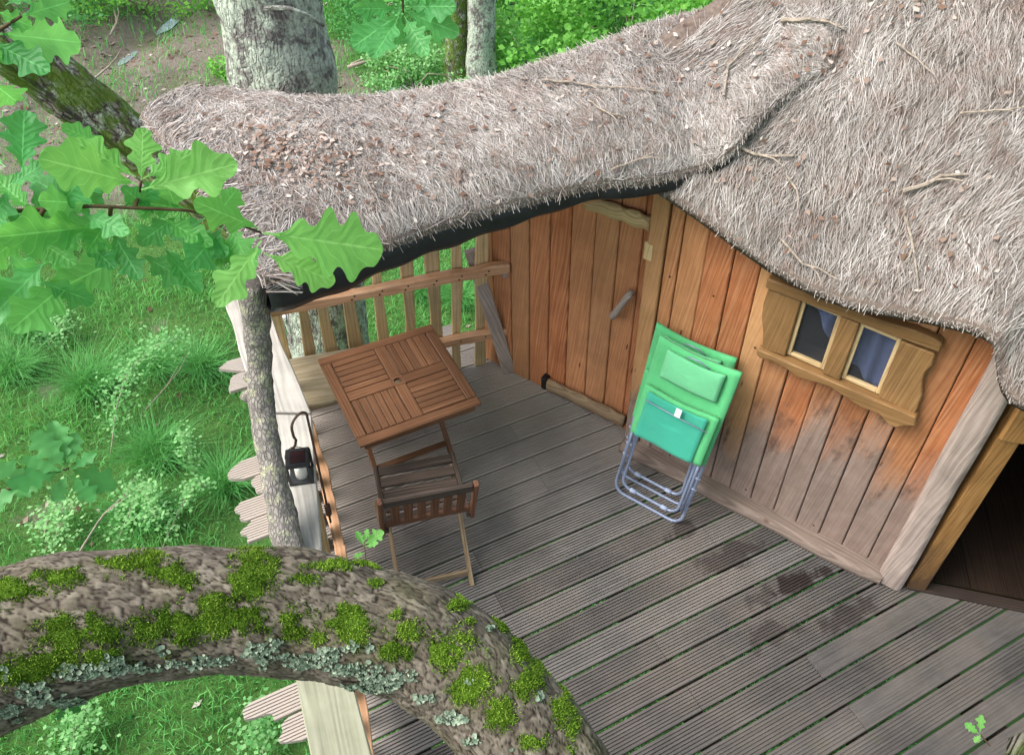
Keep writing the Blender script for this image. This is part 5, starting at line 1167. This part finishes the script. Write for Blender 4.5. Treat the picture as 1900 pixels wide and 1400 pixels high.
LV2 = [(-10, 62, 160, 78, 1), (-20, 75, 95, 135, 1), (40, 30, 132, 2, 1), (-20, 150, 30, 188, 1), (-10, 20, 60, 50, 1), (-30, 110, 50, 100, 1), (10, 10, 70, -30, 1), (-20, 40, -60, 160, 1)]
spray('oak_spray', 'oak leaves in the top left corner', [[(-60, 60), (-10, 62), (40, 30)]], LV2, .95, lambda k: M['leafdark'], tilt=.4, hang=[A(-.18, -.1, .2), A(-.25, -.5, .7), A(-.8, -1.46, 5.98)])
LV3 = [(748, 20, 852, 62, 1), (752, 12, 845, 12, 1), (745, 28, 735, 84, 1), (742, 25, 655, 88, 1), (738, 15, 652, 18, 1), (750, 30, 792, 102, 1), (745, 5, 700, -30, 1), (750, 5, 800, -35, 1), (740, 30, 690, 110, 1)]
spray('oak_spray', 'cluster of oak leaves hanging at top centre beside the big trunk', [[(742, -60), (746, -20), (748, 24)]], LV3, 1.25, lambda k: M['leafdark'], tilt=.45, hang=[A(0, .02, .25), A(.05, -.3, .9), A(.1, -1.33, 5.65)])
LV4 = [(125, 868, 95, 780, 0), (128, 868, 215, 905, 0), (122, 870, 60, 800, 0), (120, 875, 38, 850, 0), (125, 880, 100, 930, 0), (130, 872, 180, 840, 0), (118, 872, 10, 900, 0), (130, 880, 175, 930, 0), (90, 880, 30, 920, 0), (60, 895, -10, 860, 0), (128, 865, 140, 800, 0), (40, 905, -30, 940, 0)]
spray('oak_sapling_top', 'pale out-of-focus oak sprig rising from the grass at left', [[(-60, 930), (0, 912), (60, 893), (128, 868)]], LV4, 3.2, lambda k: M['midleaf'], tilt=.6, rad=.007)
LV5 = [(676, 1010, 712, 985, 0), (676, 1012, 660, 985, 0), (678, 1025, 656, 1032, 0), (676, 1005, 682, 980, 0), (677, 1014, 702, 1006, 0)]
spray('oak_sprout', 'tiny bright oak sprout on the limb beside the chair', [[(680, 1055), (678, 1030), (676, 1005)]], LV5, 1.50, lambda k: M['leaf'], cat='sprout', rad=.0015, tilt=.5, dj=.01)
LV6 = [(1818, 1362, 1790, 1340, 0), (1818, 1360, 1822, 1325, 0), (1820, 1362, 1808, 1376, 0), (1816, 1358, 1800, 1352, 0)]
spray('oak_sprout', 'small bright sprout at the lower right corner', [[(1836, 1382), (1826, 1370), (1818, 1360)]], LV6, 1.48, lambda k: M['leaf'], cat='sprout', rad=.0015, tilt=.5, dj=.01)
LV7 = [(118, 1305, 80, 1290, 0), (118, 1306, 145, 1292, 0), (118, 1308, 108, 1335, 0), (120, 1308, 150, 1318, 0)]
spray('oak_sprout', 'little sprout hanging under the limb at lower left', [[(116, 1268), (118, 1290), (118, 1306)]], LV7, 1.75, lambda k: M['midleaf'], cat='sprout', rad=.0015, tilt=.5, dj=.01)

# ------------------------------------------------------------------ trees behind
def tree(label, path, rad, mat, seed, name='oak_tree', nseg=40, step=.05, crown=None, limbs=()):
    root = empty(name, path[0], label, 'tree')
    bark_tube('trunk', path, rad, mat, root, nseg, step, .09, 7, seed, 1.3)
    for pth, rr in limbs: bark_tube('limb', pth, rr, mat, root, 16, .05, .1, 8, seed+3)
    if crown is not None:
        c, R_, n, lm = crown; leaf_cloud('crown', c, R_, n, lm, root, seed)
    return root
def leaf_cloud(name, c, R_, n, mat, root, seed, size=(.05, .11), clumps=40):
    r = np.random.default_rng(seed); R_ = np.array(R_, float); cc_ = r.normal(0, 1, (clumps, 3)); cc_ /= np.linalg.norm(cc_, axis=1)[:, None]; cc_ = cc_*(r.uniform(.35, 1, clumps)**.5)[:, None]*R_+c
    k = r.integers(0, clumps, n); P = cc_[k]+r.normal(0, 1, (n, 3))*R_*.13
    a = r.normal(0, 1, (n, 3)); a /= np.linalg.norm(a, axis=1)[:, None]; a[:, 2] *= .6; b = np.cross(a, r.normal(0, 1, (n, 3))); b /= np.linalg.norm(b, axis=1)[:, None]; s_ = r.uniform(*size, n)[:, None]
    V = np.stack([P, P+a*s_*.5+b*s_*.32, P+a*s_, P+a*s_*.5-b*s_*.32], 1).reshape(-1, 3); q = np.arange(n)*4
    bulk(name, V, np.stack([q, q+1, q+2, q+3], 1), mat, root, attrs={'rnd': np.repeat(np.clip(r.normal(.5, .2, n)+.2*(r.random(clumps)[k]-.5), 0, 1), 4)})
bark_tube('trunk', [oak_root-A(0, 0, .2), oak_root+A(0, 0, 1.0), A(1.3, -.6, .0), A(1.2, -.75, 2.2), A(1.3, -.9, 5), A(1.5, -1.1, 8)], [.42, .34, .30, .27, .22, .14], M['trunk'], oak, 30, .08, .1, 7, 71, 1.2)
for e_ in (A(3.2, .9, 6.0), A(2.6, 1.6, 6.2), A(-.4, -1.0, 6.2), A(3.6, -1.0, 6.0)): bark_tube('limb', [A(1.3, -.9, 4.8), A(1.3, -.9, 4.8)*.5+e_*.5+A(0, 0, .15), e_], [.1, .07, .03], M['trunk'], oak, 12, .1, .1, 8, 5)
leaf_cloud('crown', A(1.9, .1, 5.9), (2.6, 2.0, .8), 9000, M['leafdark'], oak, 72, (.12, .2), 70)  # unseen leaf crown shaped to block skylight over the near deck
leaf_cloud('crown', A(-2.4, -2.9, 6.3), (1.7, 1.3, .8), 6000, M['leafdark'], oak, 73, (.12, .2), 60)
bark_tube('limb', [A(1.3, -.9, 4.6), A(.2, -1.3, 5.6), A(-1.2, -1.5, 6.1), A(-2.6, -2.4, 6.3)], [.12, .09, .06, .03], M['trunk'], oak, 12, .1, .1, 8, 6)
tb0 = aty(599, 550, 4.55); tx_, ty_ = tb0[0], 4.55
tree('big lichen-covered oak trunk rising close behind the porch roof', [A(tx_+.02, ty_, GZ-.1), A(tx_+.02, ty_, GZ+.6), A(tx_, ty_, -1.0), A(tx_-.01, ty_, 0), A(tx_, ty_, 1.2), A(tx_-.01, ty_, 2.2), A(tx_-.04, ty_+.02, 3.2), A(tx_-.06, ty_+.05, 4.6), A(tx_-.1, ty_+.1, 6.5)], [.48, .36, .325, .315, .30, .30, .33, .31, .28], M['trunk'], 12,
     limbs=[([aty(470, 20, 4.3), aty(520, 12, 4.22), aty(560, 22, 4.25), aty(600, 48, 4.35)], [.012, .014, .012, .01])])
def far_trunk(label, px, py, w_px, seed, mat, lean=0.0, hgt=7):
    g = at(px, py, GZ); D_ = np.linalg.norm(g-CP); rr = w_px*D_/F_PX/2
    return tree(label, [g-A(0, 0, .2), g+A(0, 0, .4), g+A(lean*.4, 0, 2), g+A(lean, .1, hgt)], [rr*1.35, rr, rr*.95, rr*.8], mat, seed, 'oak_tree', 24, .1)
far_trunk('grey-barked slender trunk, left of the pair behind the porch ridge', 848, 158, 38, 21, M['mossbark'], .1)
far_trunk('lichened trunk, right of the pair behind the porch ridge', 893, 168, 46, 22, M['trunk'], -.1)
far_trunk('dark trunk glimpsed above the roof ridge', 1272, 22, 40, 23, M['trunk'], .05)
lim = empty('slanting_limb', far(140, 170, 6.0), 'slanting mossy limb reaching under the porch roof corner at upper left', 'tree limb')
bark_tube('bark', [far(-700, -420, 6.4), far(-300, -150, 6.1), far(-80, 10, 5.9), far(20, 85, 5.9), far(100, 150, 5.95), (far(175, 205, 6.0)), far(250, 265, 6.05), A(-1.75, 4.45, .55), A(-1.52, 4.55, .15)], [.12, .16, .19, .185, .175, .165, .165, .17, .2], M['mossbark'], lim, 36, .04, .12, 7, 33, 1.2)
def bush(label, px, py, R_, n, mat, seed, size, z=0.0, name='shrub', clumps=40, group=None):
    g = at(px, py, GZ); root = empty(name, g, label, 'shrub', group); c = g+A(0, 0, R_[2]*.75+z)
    rr = random.Random(seed)
    for i in range(5):
        a = rr.uniform(0, 6.28); e = c+A(math.cos(a)*R_[0]*.6, math.sin(a)*R_[1]*.6, rr.uniform(-.1, .6)*R_[2]); mb = MB(); mb.tube([g, (g+e)/2+A(rr.uniform(-.1, .1), rr.uniform(-.1, .1), .1), e], [.016, .012, .005], 6); build('stem', mb, M['twig'], root, smooth=True)
    leaf_cloud('foliage', c, R_, n, mat, root, seed, size, clumps); return root
bush('bright yellow-green bush left of the roof ridge', 1000, 150, (1.3, 1.1, .8), 3200, M['shrub'], 41, (.07, .16), clumps=24)
bush('tall bright green bush against the roof ridge at top', 1150, 110, (1.7, 1.3, 1.0), 4500, M['shrub'], 42, (.08, .17), clumps=30)
bush('light green bush at the very top right of the ridge', 1230, 20, (1.6, 1.3, 1.0), 4000, M['shrub'], 43, (.08, .17), clumps=26)
bush('paler round bush at top centre right', 960, 30, (1.3, 1.1, .8), 3000, M['shrub'], 44, (.06, .14), clumps=24)
bush('deep green bush at top between the trunks and ridge', 1060, 10, (1.8, 1.4, 1.0), 3200, M['midleaf'], 45, (.07, .15), clumps=22)
bush('small leafy bush beside the big trunk at top', 690, 40, (1.3, 1.2, .6), 4000, M['midleaf'], 46, (.05, .11))
bush('low grey-green plant by the pool of water', 770, 165, (.9, .7, .35), 3000, M['pale'], 47, (.04, .09))
bush('bright green shrub over the stream bank at top left', 270, 20, (1.7, 1.3, .9), 6000, M['shrub'], 48, (.05, .12))
bush('green shrub in the top left background', 80, 40, (1.6, 1.3, .8), 4500, M['midleaf'], 49, (.05, .12))
bush('small yellow-green seedling beside the big trunk', 425, 135, (.35, .3, .15), 500, M['shrub'], 50, (.05, .1))
def shoot(label, pts, hts, n, seed, mat, wide=.10):       # arching bramble shoot with small pale leaves
    root = empty('bramble_shoot', at(*pts[0], GZ), label, 'shoot', 'pale shoots in the grass')
    P = [at(x, y, GZ+h) for (x, y), h in zip(pts, hts)]; mb = MB(); mb.tube(resample(P, 16), list(np.linspace(.008, .003, 16)), 6); build('stem', mb, M['twig'], root, smooth=True)
    Q = resample(P, 200); r = np.random.default_rng(seed); i = (200*r.uniform(.1, 1, n)**.8).astype(int).clip(0, 199); c = Q[i]+r.normal(0, wide, (n, 3))*A(1, 1, .7)*(.5+.7*r.random(n))[:, None]
    a = r.normal(0, 1, (n, 3)); a[:, 2] = abs(a[:, 2])*.5; a /= np.linalg.norm(a, axis=1)[:, None]; b = np.cross(a, A(.1, .1, 1)); b /= np.linalg.norm(b, axis=1)[:, None]; s_ = r.uniform(.025, .055, n)[:, None]
    V = np.stack([c, c+a*s_*.5+b*s_*.35, c+a*s_, c+a*s_*.5-b*s_*.35], 1).reshape(-1, 3); q = np.arange(n)*4
    bulk('leaves', V, np.stack([q, q+1, q+2, q+3], 1), mat, root, attrs={'rnd': np.repeat(r.random(n), 4)}, kind='stuff')
shoot('tall pale-leaved shoot leaning right, left of the log post', [(205, 845), (215, 760), (235, 690), (290, 640), (335, 625)], [.0, .3, .55, .75, .8], 700, 61, M['pale'])
shoot('short pale shoot below the deck board ends', [(362, 880), (350, 840), (342, 800)], [.0, .2, .35], 220, 62, M['pale'], .06)
shoot('low pale-leaved shoot in the middle of the grass at left', [(215, 1010), (240, 950), (262, 900), (290, 960)], [.0, .25, .4, .35], 520, 63, M['pale'])
shoot('thin trailing shoot running toward the limb', [(300, 1020), (330, 950), (365, 890), (385, 905)], [.0, .2, .35, .3], 240, 64, M['pale'], .05)
shoot('bushy pale shoot at the lower left below the sprig', [(80, 1000), (90, 960), (120, 930), (100, 1010)], [.0, .2, .3, .2], 420, 65, M['pale'])
shoot('pale shoot under the limb at the bottom left', [(130, 1400), (140, 1350), (160, 1310)], [.0, .2, .3], 320, 66, M['pale'])
shoot('pale shoot at the bottom below the deck corner', [(490, 1400), (480, 1360), (470, 1330)], [.0, .2, .3], 320, 67, M['pale'])
shoot('silvery shoot near the left edge at mid height', [(90, 640), (105, 610), (125, 590)], [.0, .2, .3], 260, 68, M['pale'])
DEAD = [([(140, 1035), (190, 955), (230, 920), (260, 870)], 'dead brown stick lying in the grass above the limb at left', .012), ([(270, 760), (310, 715), (335, 670), (350, 640)], 'thin dead stem in the grass beside the tall shoot', .008), ([(205, 65), (218, 40), (210, 15), (225, 0)], 'bleached dead branch at top left beyond the mud', .025), ([(1225 - 580, 125), (700, 108), (760, 95), (830, 96)], 'pale fallen branch lying behind the porch at top centre', .03), ([(650, 120), (690, 102), (730, 100)], 'shorter fallen branch lying beside the pale one', .02), ([(170, 150), (200, 125), (215, 110)], 'rotten stick in the mud at upper left', .02)]
for pts, lab, rad in DEAD:
    P = [at(x, y, GZ+.12+.1*math.sin(i)) for i, (x, y) in enumerate(pts)]; mb = MB(); mb.tube(resample(P, 10), list(np.linspace(rad, rad*.4, 10)), 6)
    m_ = P[1]; dr = unit(P[2]-P[1]); mb.tube([m_, m_+dr*.2+A(.1, -.05, .1), m_+dr*.4+A(.15, -.1, .2)], [rad*.5, rad*.4, rad*.2], 5); build('dead_stick', mb, M['twig'], smooth=True, label=lab, cat='stick')
# white pipe standing behind the fence corner
wp_ = at(527, 625, -.3); pipe = empty('white_pipe', wp_, 'white pipe with a flat head behind the railing corner', 'pipe')
mb = MB(); mb.tube([at(531, 640, -.3), at(521, 597, -.05)], .022, 10); build('tube', mb, M['white'], pipe, smooth=True)
mb = MB(); q = at(517, 588, -.03); mb.box(q, A(.055, .015, 0), A(-.008, .03, 0), A(0, 0, .02)); build('head', mb, M['white'], pipe, bevel=.006)
